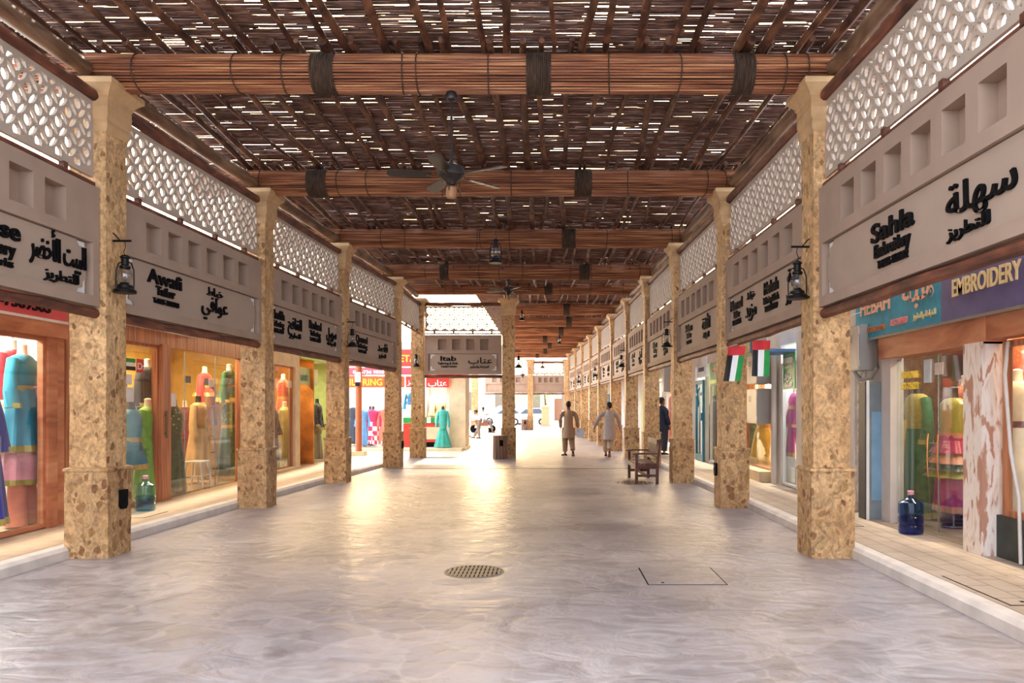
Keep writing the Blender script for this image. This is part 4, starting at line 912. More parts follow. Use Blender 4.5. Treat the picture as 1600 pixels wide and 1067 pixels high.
# ------------------------------------------------------------------ small flags
def flag(label, x, y, z, rz, sh=.15):
    t = thing('small_flag', label, 'flag', (x, y, z), rz, 'small national flags on the string')
    def strip(x0, x1, z0, z1, m, nm):
        mb = MB(); rings = [[(x0 + (x1 - x0) * q / 6 + .12 * (-z_) * 0, .012 * sin((x0 + (x1 - x0) * q / 6) * 40 + z_ * 7), z_) for q in range(7)] for z_ in (z1, (z0 + z1) / 2, z0)]
        rings = [[(p[0] + sh * p[2], p[1], p[2]) for p in r_] for r_ in rings]
        mb.loft(rings, False, closed=False); mb.build(nm, m, t)
    strip(0, .24, -.13, 0, FLR, 'red_band'); strip(0, .08, -.5, -.13, FLK, 'black_band'); strip(.08, .16, -.5, -.13, WHT, 'white_band'); strip(.16, .24, -.5, -.13, FLG, 'green_band')
    return t
flag('small flag on the string in front of the stone pillar face', 2.58, 11.0, 2.38, R(-8)); flag('small flag on the string beside the upper meter box', 2.86, 10.75, 2.44, R(-6), .03)
tag(MB().tube([(2.5, 11.2, 2.36), (2.62, 10.99, 2.385), (2.9, 10.74, 2.445), (3.3, 10.4, 2.52), (4.1, 9.9, 2.75)], .004, 5).build('flag_string', M_WHITE), 'thin white string that carries the two small flags', 'string')

# ------------------------------------------------------------------ water bottles
def bottle(label, x, y, z, body, water, cap):
    t = thing('water_bottle', label, 'water bottle', (x, y, z)); r = .13
    prof = [(.10, 0), (.127, .012), (r, .03), (r, .09), (.122, .10), (.122, .11), (r, .12), (r, .19), (.122, .2), (.122, .21), (r, .22), (r, .32), (.12, .35), (.08, .375), (.04, .39), (.032, .40), (.03, .44)]
    MB().lathe(prof, 28).build('shell', body, t); MB().lathe([(.09, .008), (.12, .02), (.12, .2)], 24).build('water', water, t); MB().lathe([(.034, .43), (.036, .47), (.028, .475)], 16).build('cap', cap, t)
bottle('large blue water bottle standing before the glass doors', 4.01, 8.5, .108, M_BLUEGLASS, M_WATER, plain('rose_cap', 'C88A90', .5))
bottle('large clear water bottle with pink cap behind the lantern pillar', -5.46, 10.4, .108, M_CLEARBLUE, M_WATER2, plain('pink_cap', 'E0A0A8', .5))
# ------------------------------------------------------------------ plastic stool
t = thing('plastic_stool', 'white plastic stool inside the window under the peach gown', 'stool', (-6.12, 13.38, .12)); M_PLAS = plain('white_plastic', 'E8ECF0', .35, var=.02)
MB().sq([(.14, .43), (.15, .44), (.15, .455), (.14, .46)]).build('seat', M_PLAS, t)
for sx in (-1, 1):
    for sy in (-1, 1): MB().tube([(sx * .12, sy * .12, .44), (sx * .155, sy * .155, .22), (sx * .18, sy * .18, 0)], [(.03, .012)] * 3, 8).build('leg', M_PLAS, t)
MB().tube([(-.15, -.15, .2), (.15, -.15, .2)], .012, 6).tube([(.15, -.15, .2), (.15, .15, .2)], .012, 6).build('brace', M_PLAS, t)
t = thing('metal_ladder', 'small steel step ladder among the gowns above the plastic stool', 'ladder', (-6.2, 14.25, .12))
for s in (-1, 1): MB().tube([(.0, s * .17, 0), (-.1, s * .14, 1.35)], .012, 6).build('rail', M_STEEL, t)
for q in range(4): MB().tube([(-.02 - .02 * q, -.16, .25 + .3 * q), (-.02 - .02 * q, .16, .25 + .3 * q)], .012, 6).build('rung', M_STEEL, t)

# ------------------------------------------------------------------ lanterns
def lantern(label, x, y, z, rz, bracket=True, s=1.0, hang=None):
    """z: foot of the lantern; rz turns the bracket towards its pillar (local +x)"""
    t = thing('hurricane_lantern', label, 'lantern', (x, y, z), rz, 'old hurricane lanterns'); t.scale = (s, s, s)
    MB().lathe([(.10, 0), (.105, .012), (.1, .03), (.072, .045), (.068, .075), (.045, .09), (.04, .1)], 20).build('oil_tank', M_IRON, t)
    MB().lathe([(.04, .1), (.062, .13), (.07, .165), (.062, .205), (.043, .235)], 20).build('glass_globe', M_LAMPGLASS, t)
    MB().lathe([(.045, .235), (.05, .245), (.05, .26), (.036, .27), (.034, .33), (.045, .34), (.045, .35), (.03, .365)], 18).build('chimney_cap', M_IRON, t)
    for q in (0, 1): 
        s_ = -1 if q else 1
        MB().tube([(s_ * .085, 0, .03), (s_ * .088, 0, .12), (s_ * .085, 0, .22), (s_ * .06, 0, .29), (s_ * .03, 0, .3)], .007, 6).build('side_tube', M_IRON, t)
    MB().ball((0, 0, .14), (.014, .014, .03), 8, 6).build('burner', M_BRASS, t)
    MB().tube([(0, 0, .36), (.012, 0, .4), (-.006, 0, .45), (0, 0, .5)], .004, 5).build('hook', M_IRON, t)
    if bracket:
        mb = MB().tube([(-.06, 0, .505), (.14, 0, .505)], .011, 8).tube([(.05, 0, .51), (.09, 0, .56), (.14, 0, .6)], .006, 6); mb.build('bracket', M_IRON, t)
        MB().tube([(.09, 0, .02), (.14, 0, .02)], .012, 6).build('lower_bracket', M_IRON, t)
    if hang: MB().tube([(0, 0, .5), (0, 0, hang / s)], .004, 5).build('chain', M_IRON, t)
    return t
lantern('hurricane lantern on the pillar beside the Awafi board', -4.29, 7.78, 2.66, R(180), s=1.05)
lantern('hurricane lantern on the pillar between Sahla and Mazeed boards', 2.52, 7.78, 2.6, 0, s=1.05)
lantern('hurricane lantern on the pillar beside the Qassed board', LP[2][0] + .08, 15.45, 2.72, R(180))
lantern('hurricane lantern on the face of the pillar by the Itab board', LC[4][0], 22.8, 2.72, R(90))
lantern('hurricane lantern on the pillar behind the bench', RP[2][0] - .09, 15.45, 2.72, 0)
lantern('hurricane lantern two pillars beyond the bench', RP[4][0] - .09, 23.1, 2.72, 0)
lantern('hurricane lantern four pillars beyond the bench', RP[6][0] - .09, 30.7, 2.75, 0)
lantern('hurricane lantern six pillars beyond the bench', RP[8][0] - .09, 38.4, 2.75, 0)
lantern('hurricane lantern on the free-standing pillar above the litter bin', MP[0] + .3, 23.1, 2.7, R(180))
lantern('lantern hung by a chain under the second roof beam', -.80, 11.64, 3.69, 0, False, 1.0, 1.02)
lantern('lantern hung in the hall beside the free-standing pillar top', -.80, 23.07, 4.12, 0, False, .85, .8)
lantern('lantern hung over the passage beyond the Itab board', .43, 30.7, 4.05, 0, False, .9, .75)
lantern('last hanging lantern near the far four-niche board', -.36, 45.9, 3.88, 0, False, 1.1, .95)
# ------------------------------------------------------------------ ceiling fans
M_FAN = plain('dark_fan', '3A3230', .35, .5, .1)
def fan(label, x, y, zt, zh, a0):
    t = thing('ceiling_fan', label, 'ceiling fan', (x, y, zh), 0, 'dark ceiling fans'); d = zt - zh
    MB().lathe([(.0, d), (.05, d - .005), (.062, d - .04), (.05, d - .08), (.02, d - .1)], 16).build('canopy', M_FAN, t)
    MB().tube([(0, 0, .2), (0, 0, d - .08)], .013, 8).build('rod', M_FAN, t)
    MB().lathe([(.018, .25), (.022, .18), (.09, .13), (.12, .12), (.135, .09), (.135, .03), (.1, .0), (.06, -.03), (.05, -.06), (.02, -.07)], 24).build('motor_housing', M_FAN, t)
    for k in range(5):
        a = a0 + k * 2 * pi / 5; M = Matrix.Rotation(a, 4, 'Z') @ Matrix.Rotation(R(12), 4, 'X')
        pr = [(.2, .045), (.3, .06), (.5, .068), (.6, .066), (.635, .05), (.645, .02)]
        pts = [(x_, w_) for x_, w_ in pr] + [(x_, -w_) for x_, w_ in reversed(pr)]
        mb = MB().loft([[(p[0], p[1], .035) for p in pts], [(p[0], p[1], .045) for p in pts]], True, M); mb.build('blade', M_FAN, t)
        MB().tube([(.11, 0, .02), (.17, .0, .03), (.25, 0, .038)], [(.02, .006), (.012, .005), (.03, .005)], 8, M).build('blade_arm', M_BRASS, t)
    for k in range(3):
        a = k * 2 * pi / 3 + .4; MB().tube([(.05 * cos(a), .05 * sin(a), -.04), (.09 * cos(a), .09 * sin(a), -.09), (.1 * cos(a), .1 * sin(a), -.14)], .006, 5).build('light_arm', M_BRASS, t)
    MB().lathe([(.03, -.07), (.055, -.09), (.055, -.17), (.045, -.19)], 16).build('lamp_cup', plain('amber_lamp_cup', '9A6A3C', .4), t)
fan('five-bladed dark ceiling fan hanging from the beam with three coir bindings', -.99, 7.83, 4.72, 3.83, R(190))
fan('ceiling fan with dark blades hanging from the fourth roof beam', -1.0, 19.26, 4.72, 4.4, R(10))
fan('ceiling fan far down the passage beside the distant pillar', -1.7, 50.5, 4.9, 3.6, R(40))

# ------------------------------------------------------------------ bench
t = thing('slatted_bench', 'dark red-brown wooden bench with arms, at the kerb by the stone pillar', 'bench', (1.70, 15.05, 0)); D, Lb = .46, 1.42
def bar(mb, x0, x1, y0, y1, z0, z1): return mb.box(x0, x1, y0, y1, z0, z1)
for y in (0, Lb - .06):
    MB().box(0, .055, y, y + .06, 0, .58).build('front_leg', M_BENCH, t, smooth=0)
    mb = MB().loft([[(x, y, z), (x + .055, y, z), (x + .055, y + .06, z), (x, y + .06, z)] for x, z in ((D - .055, 0), (D - .05, .4), (D - .0, .88))]); mb.build('back_leg', M_BENCH, t, smooth=0)
    MB().loft([[(-.05, y - .01, .58), (-.05, y + .07, .58), (-.05, y + .07, .6), (-.05, y - .01, .6)], [(.1, y - .02, .585), (.1, y + .08, .585), (.1, y + .08, .615), (.1, y - .02, .615)], [(D - .01, y, .58), (D - .01, y + .06, .58), (D - .01, y + .06, .61), (D - .01, y, .61)]]).build('armrest', M_BENCH, t, smooth=0)
    MB().box(.055, D - .055, y + .01, y + .05, .14, .19).build('stretcher', M_BENCH, t, smooth=0)
    MB().box(.055, D - .055, y + .005, y + .055, .3, .38).build('side_rail', M_BENCH, t, smooth=0)
MB().box(.0, .05, .06, Lb - .06, .3, .385).build('front_rail', M_BENCH, t, smooth=0)
MB().box(.18, .22, .05, Lb - .05, .15, .19).build('long_stretcher', M_BENCH, t, smooth=0)
for q in range(5): MB().box(.03 + q * .08, .095 + q * .08, 0, Lb, .385, .405).build('seat_slat', M_BENCH, t, smooth=0)
MB().box(D - .03, D + .035, .06, Lb - .06, .78, .87).build('top_rail', M_BENCH, t, smooth=0); MB().box(D - .05, D + .01, .06, Lb - .06, .46, .52).build('lower_rail', M_BENCH, t, smooth=0)
for q in range(11): MB().box(D - .02, D + .005, .12 + q * .115, .175 + q * .115, .52, .78).build('back_slat', M_BENCH, t, smooth=0)
sp = MB(); rr = random.Random(4)
for q in range(420):
    a = rr.uniform(0, 6.28); d = rr.random() ** .6; x = 1.72 + .38 * d * cos(a); y = 15.35 + .42 * d * sin(a); s_ = rr.uniform(.006, .014)
    sp.add([(x - s_, y - s_, .001), (x + s_, y - s_, .001), (x + s_, y + s_, .001), (x - s_, y + s_, .001), (x, y, s_ * .9)], [(0, 1, 4), (1, 2, 4), (2, 3, 4), (3, 0, 4)])
tag(sp.build('gravel', plain('brown_grit', '8A6A4C', .9, var=.3)), 'scattering of brown grit on the floor under the bench', 'grit', kind='stuff')

# ------------------------------------------------------------------ litter bins
def litter_bin(label, x, y, s=1):
    t = thing('litter_bin', label, 'litter bin', (x, y, 0), 0, 'slatted litter bins'); t.scale = (s, s, s); n = 12; r = .2
    MB().lathe([(.185, .02), (.185, .66)], 12).build('liner', M_BLACK, t)
    for k in range(n):
        a = 2 * pi * (k + .5) / n
        if k in (9,): continue
        M = Matrix.Rotation(a, 4, 'Z'); MB().box(r - .012, r + .008, -.047, .047, .0, .66, M).build('slat', M_BIN, t, smooth=0)
    M = Matrix.Rotation(2 * pi * 9.5 / n, 4, 'Z'); MB().box(r - .012, r + .008, -.047, .047, 0, .38, M).box(r - .012, r + .008, -.047, .047, .56, .66, M).build('opening_slat', M_BIN, t, smooth=0)
    MB().lathe([(.21, .66), (.215, .67), (.215, .69), (.1, .7)], 24).build('lid', M_BIN, t); MB().lathe([(.2, 0), (.205, .01), (.205, .03)], 24).build('base_ring', M_IRON, t)
litter_bin('slatted wooden litter bin at the foot of the free-standing pillar', -1.42, 22.55)
litter_bin('small slatted litter bin beside the distant passage pillar', -1.62, 51.6, 1.05)

# ------------------------------------------------------------------ covers in the paving
M_MAN = plain('worn_iron_cover', '8A7A68', .5, .4, .2, 20)
t = thing('manhole_cover', 'round slotted manhole cover in the middle of the stamped floor', 'manhole cover', (-.68, 7.03, 0))
MB().lathe([(.275, -.01), (.275, .004), (.255, .006), (.255, -.01)], 36).build('rim', M_MAN, t)
mb = MB()
for q in range(-6, 7):
    hw = math.sqrt(max(0, .25 ** 2 - (q * .038) ** 2)); 
    if hw > .03: mb.box(q * .038 - .012, q * .038 + .012, -hw, hw, -.008, .006)
for q in (-.14, 0, .14): mb.box(-math.sqrt(.25 ** 2 - q * q), math.sqrt(.25 ** 2 - q * q), q - .012, q + .012, -.008, .0055)
mb.build('slotted_plate', M_MAN, t, smooth=0); MB().lathe([(.252, -.012), (.252, .0015)], 36).build('dark_pit', M_BLACK, t)
def cover(label, x0, x1, y0, y1, z, mat):
    t = thing('access_cover', label, 'access cover', (x0, y0, z), 0, 'square access covers'); a, b = x1 - x0, y1 - y0; g = .012
    MB().box(0, a, 0, g, 0, .002).box(0, a, b - g, b, 0, .002).box(0, g, g, b - g, 0, .002).box(a - g, a, g, b - g, 0, .002).build('gap', M_BLACK, t, smooth=0)
    MB().box(g, a - g, g, b - g, 0, .004).build('lid', mat, t, smooth=0); MB().box(a * .18, a * .22, b * .08, b * .12, .004, .006).build('lifting_hole', M_BLACK, t, smooth=0)
cover('square concrete access cover in the stamped floor beside the lantern pillar', .84, 1.52, 6.5, 7.2, 0, M_FLOOR)
cover('access cover in the tiled walk below the Sahla board', 3.25, 3.95, 5.4, 6.35, .108, M_PAVER)
cover('small access cover in the walk behind the lantern pillar of the Sahla board', 3.25, 3.7, 9.0, 9.6, .108, M_PAVER)
cover('access cover in the smooth walk beside the clear water bottle', -5.5, -5.1, 9.7, 10.3, .108, M_PAVER2)
for yy, x0, x1, lb in ((18.9, -4.0, 2.6, 'long dark drain slot crossing the hall floor before the Itab board'), (39, -1.6, 1.9, 'dark joint crossing the far passage floor')):
    tag(MB().box(x0, x1, yy, yy + .09, -.01, .003).build('drain_slot', M_BLACK, smooth=0), lb, 'drain')
tag(MB().box(-.07, .07, -.03, .03, 0, .004).build('dropped_wrapper', plain('lilac_paper', 'A89AE0', .6), None, (-4.0, 14.7, 0), .3, 0), 'small lilac wrapper on the floor by the pillar of the Qassed lantern', 'litter')

# ------------------------------------------------------------------ shops across the cross alley (they face down the hall)
CY = 27.3
st(box('curb_cross_alley', M_CREAMTRIM, -14, -3.0, 26.55, 27.3, -.05, .09))
st(box('wall_cross_alley', M_WALLC, -14, -2.95, 27.32, 27.6, 3.55, 3.85)); st(box('wall_cross_alley_back', M_PALEIN, -14, -3.5, 29.6, 29.7, 0, 3.6))
st(box('ceiling_cross_alley', M_PALEIN, -14, -3.5, 27.6, 29.7, 2.75, 2.85)); st(box('floor_cross_shops', M_PAVER2, -14, -3.5, 27.3, 29.6, 0, .09))
st(box('wall_cross_pier', M_CREAMTRIM, -3.53, -2.95, 27.3, 28.6, 0, 3.55)); st(box('wall_cross_pier_foot', M_CREAMTRIM, -3.58, -2.9, 27.22, 28.65, 0, .12))
for x in (-11.4, -8.3, -4.62, -3.62): st(box('wall_cross_partition', M_PALEIN, x, x + .08, 27.4, 29.6, 0, 2.8))
M_ROW = [('red upper shop sign with yellow letters beyond the round terracotta column', -8.2, 2.96, 4.6, .6, RED, [('TAILORING & RETAIL', .47, .28, .34, YEL, 3.2, False), ('♦', .75, .6, .2, WHT, .1, False)]),
         ('rose sign band with a telephone number under the red sign', -8.2, 2.66, 4.6, .26, PINK, [('055-736 9503', .4, .2, .15, WHT, 1.1, False)]),
         ('orange Tailoring sign over the bright dress window', -8.2, 2.22, 3.1, .4, ORANGE, [('TAILORING', .5, .18, .33, YEL, 1.55, False)]),
         ('red sign with white Arabic word for tailor, partly behind the corner pillar', -5.05, 2.22, .68, .4, RED, [('خياط', .45, .14, .28, WHT, .5, True)]),
         ('red sign with the Arabic shop name Itab in white', -4.33, 2.22, .8, .4, RED, [('عتاب', .5, .12, .3, WHT, .66, True)])]
for lb, x, z, L, H, m, ln in M_ROW: sign(lb, x, 27.18, z, L, H, m, ln, 0)
sign('long red fascia strip just under the Itab board', -4.6, 27.1, 2.66, 1.75, .22, RED, [], 0, rim=M_WHITE)
tube_light('bright tube over the pink checked dress window', -5.8, 28.0, 2.69, 1.8, 130, (1, .97, .92), 'X', False); tube_light('bright tube in the Itab shop', -4.1, 28.0, 2.69, .6, 55, (1, .95, .85), 'X', False)
tube_light('bright tube deeper behind the salmon gown window', -5.6, 29.0, 2.69, 1.8, 90, (1, .97, .92), 'X', False)
st(box('window_cross_1', M_GLASS, -8.2, -4.7, 27.36, 27.37, .12, 2.2)); st(box('window_cross_2', M_GLASS, -4.5, -3.6, 27.36, 27.37, .9, 2.2))
dress('pink and white checked gown in the bright window beside the terracotta column', -6.3, 27.62, 0, 1.42, .2, 'D8286A', 'E02C6C', 'D8286A', None, None, .21, .26, sk='checks', form='dark')
dress('salmon gown in the bright window beside the checked gown', -5.86, 27.62, 0, 1.45, .3, 'E07A62', 'E8806A', 'E07A62', None, None, .2, .26, form='dark')
dress('sky blue gown half behind the terracotta column', -6.66, 27.6, 0, 1.42, .15, '6AA0DC', None, '6AA0DC', None, None, .2, .25)
dress('deep violet gown just behind the checked gown', -6.52, 28.1, 0, 1.42, .15, '4A3C94', None, None, None, None, .18, .24, form='dark')
dress('dark navy robe at the pillar edge of the bright window', -7.0, 27.65, 0, 1.5, .2, '20263C', None, '20263C', None, None, .2, .24)
dress('white gown hung high at the back of the bright window', -6.25, 28.9, 0, 2.2, 1.3, 'F0F0F4', None, 'F0F0F4', None, None, .22, .24)
dress('white gown with lilac scarf hung high in the bright window', -5.75, 28.9, 0, 2.2, 1.3, 'ECE8F4', None, 'C8B4DC', None, None, .22, .24)
dress('sky blue blouse between the two corner pillars', -4.95, 27.8, 0, 2.05, 1.6, '2C90C8', None, '2C90C8', None, None, .2, .24, waist=1.75)
dress('cream blouse in the Itab shop', -4.25, 28.6, 0, 1.95, 1.15, 'EAD8BC', None, None, None, 'C8A878', .22, .24)
dress('beige embroidered tunic in the Itab shop', -3.98, 28.4, 0, 1.8, 1.0, 'DCC094', 'E0C49A', 'DCC094', None, None, .22, .24, tk='gold')
dress('turquoise green flared gown at the edge of the cream pier', -3.72, 27.05, 0, 1.42, .12, '3AA898', '2FA090', '3AA898', None, None, .16, .3, waist=.75, form='dark')
t = thing('shop_counter', 'red and beige shop counter with green and white stripe in the Itab shop', 'counter', (-4.5, 27.5, .09))
MB().box(0, .72, 0, .3, .18, .86).build('front_panel', RED, t, smooth=0); MB().box(.12, .6, -.02, .01, .28, .72).build('beige_inset', M_CREAMTRIM, t, smooth=0); MB().box(0, .72, .02, .3, 0, .18).build('base', M_BLACK, t, smooth=0)
for q in range(5): MB().box(q * .144, q * .144 + .143, -.02, .3, .865, 1.06).build('stripe', FLG if q % 2 == 0 else M_WHITE, t, smooth=0)
t = thing('red_cabinet', 'red tiled cabinet with green top between the two corner pillars', 'cabinet', (-5.2, 27.5, .09)); MB().box(0, .5, 0, .3, 0, .85).build('body', RED, t, smooth=0); MB().box(0, .5, -.02, .3, .86, 1.06).build('top_band', FLG, t, smooth=0)
t = thing('terracotta_column', 'round terracotta painted column on a pale base in the cross alley', 'column', (-5.98, 24.2, 0), 0, None, 'thing'); M_TC = plain('terracotta_paint', 'B8623C', .45, var=.08)
MB().lathe([(.105, .12), (.1, .2), (.098, 2.9)], 20).build('shaft', M_TC, t); MB().box(-.3, .22, -.2, .2, 0, .13).build('base', M_CREAMTRIM, t, smooth=0)
sb = MB().box(-.09, .09, -.13, -.1, 2.3, 2.62).build('notice', M_WHITE, t, smooth=0); MB().box(-.07, .07, -.16, -.1, 2.18, 2.3).build('lamp_box', M_IRON, t, smooth=0)
st(box('roof_cross_alley', M_WALLC, -14, -5.5, 23.9, 24.5, 2.9, 3.05))

# ------------------------------------------------------------------ people
M_SKIN = plain('brown_skin', '8A5A40', .5, var=.05); M_SKIN2 = plain('tan_skin', '9A6848', .5, var=.05); M_HAIR = plain('black_hair', '100C0B', .6, var=.2, scale=60, bump=.4)
def remesh(o, vox, smooth=6):
    m = o.modifiers.new('solid', 'REMESH'); m.mode = 'VOXEL'; m.voxel_size = vox; m.use_smooth_shade = True
    s_ = o.modifiers.new('soft', 'SMOOTH'); s_.factor = .5; s_.iterations = smooth; return o
def hand(mb, wr, d, side_v, curl=.5, s=1.0):
    """palm and five fingers; d: direction of the fingers, side_v: towards the thumb"""
    wr = Vector(wr); d = Vector(d).normalized(); sv = Vector(side_v); sv = (sv - d * sv.dot(d)).normalized(); n = d.cross(sv)
    mb.tube([wr - d * .02, wr + d * .04 * s, wr + d * .085 * s], [(.022, .022), (.036 * s, .016), (.036 * s, .014)], 10)
    for k, (off, ln) in enumerate(((.028, .07), (.010, .08), (-.009, .074), (-.027, .058))):
        b = wr + d * .08 * s + sv * off * s; m_ = b + d * ln * .5 * s + n * curl * .012; e = m_ + (d * (1 - curl * .6) + n * curl).normalized() * ln * .5 * s
        mb.tube([b, m_, e], [.0092, .0086, .007], 6)
    b = wr + d * .025 * s + sv * .03 * s; m_ = b + (d * .7 + sv * .7).normalized() * .035; e = m_ + (d * .95 + sv * .2 + n * .2).normalized() * .028
    mb.tube([b, m_, e], [.012, .0105, .008], 6)
def head(mb, c, yaw=0, s=1.0, tilt=0):
    M = Matrix.Translation(c) @ Matrix.Rotation(yaw, 4, 'Z') @ Matrix.Rotation(tilt, 4, 'X') @ Matrix.Diagonal((s, s, s, 1))
    mb.ball((0, -.005, .02), (.075, .095, .095), 20, 14, M); mb.ball((0, .025, -.04), (.058, .07, .075), 16, 10, M)     # faces +y
    mb.loft([[(-.012, .088, .02), (.012, .088, .02), (.0, .075, .03)], [(-.018, .115, -.025), (.018, .115, -.025), (0, .08, -.015)]], True, M)
    mb.ball((0, .088, -.062), (.026, .014, .011), 8, 6, M)
    mb.ball((0, .075, -.1), (.026, .022, .018), 8, 6, M)
    for q in (-1, 1): mb.ball((q * .077, -.005, 0), (.01, .02, .032), 8, 6, M); mb.ball((q * .03, .08, .022), (.02, .014, .01), 8, 6, M)
    return M
def face_bits(t, M, hair_len=.0, moustache=False):
    hb_ = MB(); hb_.ball((0, -.018, .038), (.083, .098, .092), 20, 12, M); hb_.ball((0, -.05, -.005), (.078, .062, .07), 16, 10, M)
    hb_.build('hair', M_HAIR, t)
    eb = MB()
    for q in (-1, 1): eb.ball((q * .03, .088, .012), (.012, .008, .007), 10, 6, M)
    eb.build('eyes', plain('eye_white', 'EDE8E0', .3, var=0), t); ib = MB()
    for q in (-1, 1): ib.ball((q * .03, .095, .012), (.006, .003, .006), 8, 6, M)
    ib.build('irises', M_BLACK, t); MB().ball((0, .1, -.065), (.022, .006, .006), 8, 6, M).build('lips', plain('lip', '7A4438', .5, var=0), t)
    if moustache: MB().ball((0, .1, -.046), (.034, .014, .011), 10, 6, M).build('moustache', M_HAIR, t)
def shoe(t, p, yaw, pitch=0, mat=None, s=1):
    M = Matrix.Translation(p) @ Matrix.Rotation(yaw, 4, 'Z') @ Matrix.Rotation(pitch, 4, 'X')
    r = [[(w_ * cos(2 * pi * j / 14), y, max(0, h_ * .5 + h_ * .5 * sin(2 * pi * j / 14))) for j in range(14)] for y, w_, h_ in ((-.085, .02, .03), (-.07, .035, .05), (0, .038, .06), (.07, .047, .055), (.13, .046, .04), (.165, .025, .028))]
    MB().loft(r, True, M).build('sandal', mat or M_BLACK, t)
def walker(label, x, y, rz, skin, kurta_c, trou_c, sh, hp, arms, legs, hyaw, hair=True, kz=.6, belly=0, shirt_len=None, moustache=False, hc=(0, 0, 1.585), hems=None):
    """local frame faces +y; arms: (shoulder, elbow, wrist, finger dir, thumb dir) x2; legs: (hip, knee, ankle, foot yaw, foot pitch) x2"""
    t = thing('person', label, 'person', (x, y, 0), rz); b = MB(); skin_m = skin
    b.tube([(0, 0, hp), (0, .01, hp + .18), (0, .0, sh - .1), (0, 0, sh)], [(.16, .11), (.145, .1), (.17, .12), (.15, .09)], 18)
    b.tube([(0, 0, sh - .03), (hc[0] * .5, hc[1] * .5, sh + .06), (hc[0], hc[1] - .01, hc[2] - .04)], [(.09, .07), (.055, .055), (.055, .055)], 12)
    M = head(b, hc, hyaw)
    for s_, e_, w_, fd, td in arms:
        b.tube([Vector(s_) - Vector((0, 0, .045)), e_, w_], [.05, .04, .026], 10); hand(b, w_, fd, td, .7)
    for h_, k_, a_, fy, fp in legs:
        b.tube([h_, k_, a_], [.085, .058, .038], 12); A = Vector(a_); fdv = Matrix.Rotation(fy, 3, 'Z') @ (Matrix.Rotation(fp, 3, 'X') @ Vector((0, 1, -.25)))
        b.tube([A + Vector((0, -.03, -.02)), A + fdv * .08 + Vector((0, 0, -.03)), A + fdv * .17 + Vector((0, 0, -.03))], [(.036, .036), (.042, .03), (.035, .018)], 10)
    remesh(b.build('body', skin_m, t), .0075)
    k = MB(); bw = 1 + belly
    k.tube([(0, 0, sh + .035), (0, 0, sh - .0), (0, -.005, sh - .12), (0, .0, hp + .2), (0, .0, hp + .0), (0, 0, (hp + kz) / 2), (0, 0, kz)],
           [(.075, .065), (.145, .09), (.2 * bw, .135 * bw), (.205 * bw, .14 * bw), (.23 * bw, .16 * bw), (.255 * bw, .175), (.275 * bw, .19)], 28)
    for s_, e_, w_, fd, td in arms:
        S_, E_, W_ = Vector(s_), Vector(e_), Vector(w_); k.tube([S_ + (Vector((0, 0, sh - .0)) - S_) * .5 - Vector((0, 0, .045)), S_ - Vector((S_.x * .08, 0, .06)), (S_ + E_) / 2, E_, (E_ + W_) / 2, W_ + (E_ - W_) * .12], [.07, .068, .066, .064, .06, .058], 14)
    ko = k.build('kurta', kurta_c, t); remesh(ko, .012, 5)
    for (h_, k_, a_, fy, fp), hm in zip(legs, hems or (.1, .1)):
        H_, K_, A_ = Vector(h_), Vector(k_), Vector(a_); u = K_ + (A_ - K_) * (1 - hm * 1.2)
        remesh(MB().tube([H_, (H_ + K_) / 2, K_, (K_ + u) / 2, u], [.115, .115, .095, .085, .075], 16).build('trouser_leg', trou_c, t), .012, 3)
        fdv = Matrix.Rotation(fy, 3, 'Z') @ Vector((0, 1, 0)); shoe(t, A_ + Vector((0, 0, -.075)) + fdv * .0, fy, fp)
    face_bits(t, M, moustache=moustache); return t
KU1 = plain('tan_cotton', 'A8896A', .8, var=.07, scale=5, bump=.25); KU2 = plain('grey_lilac_cotton', 'AE9C92', .8, var=.06, scale=5, bump=.25)
TR1 = plain('tan_cotton_trouser', '9C7E60', .8, var=.07, bump=.2); TR2 = plain('beige_trouser', 'C0A488', .8, var=.07, bump=.2)
walker('person in tan knee-length shirt walking away, white pot in one hand', .62, 23.9, R(2), M_SKIN, KU1, TR1, 1.41, .9,
       [((-.2, 0, 1.38), (-.25, -.03, 1.1), (-.235, .07, .87), (0.02, .1, -1), (.2, 1, .1)), ((.2, 0, 1.38), (.27, -.02, 1.12), (.3, .02, .87), (.05, .05, -1), (-.3, 1, .1))],
       [((-.09, 0, .88), (-.1, .08, .48), (-.1, .05, .085), R(35), 0), ((.09, 0, .88), (.1, .0, .47), (.13, -.24, .14), R(-4), R(-38))], R(0), hems=(.1, .14), kz=.56)
walker('person in grey knee-length shirt walking away with head turned to the side', 1.86, 23.5, R(-4), M_SKIN2, KU2, TR2, 1.39, .9,
       [((-.21, 0, 1.36), (-.34, -.05, 1.13), (-.44, .05, .93), (-.25, .3, -1), (.3, 1, 0)), ((.21, 0, 1.36), (.29, -.05, 1.1), (.34, .03, .86), (.05, .1, -1), (-.3, 1, 0))],
       [((-.09, 0, .88), (-.13, .12, .5), (-.1, .16, .09), R(5), 0), ((.09, 0, .88), (.04, -.02, .48), (.0, -.26, .17), R(0), R(-55))], R(62), kz=.52, belly=.12, moustache=True, hc=(-.02, 0, 1.555), hems=(.12, .16))
t = thing('metal_pot', 'round white enamel pot hanging from the hand of the walking person in tan', 'pot', (.62 + .36, 23.92, .70)); M_ENAM = plain('white_enamel', 'ECECF0', .3, var=.02)
MP_ = Matrix.Rotation(R(78), 4, 'X')
MB().lathe([(.0, .0), (.11, .005), (.135, .05), (.14, .09), (.15, .092), (.14, .098), (.125, .09), (.12, .02), (.0, .015)], 28, M=MP_).build('pot_body', M_ENAM, t)
MB().tube([(-.05, -.09, .09), (-.05, -.09, .13), (-.05, -.02, .17), (-.05, .02, .12)], .006, 6).build('handle', M_ENAM, t)
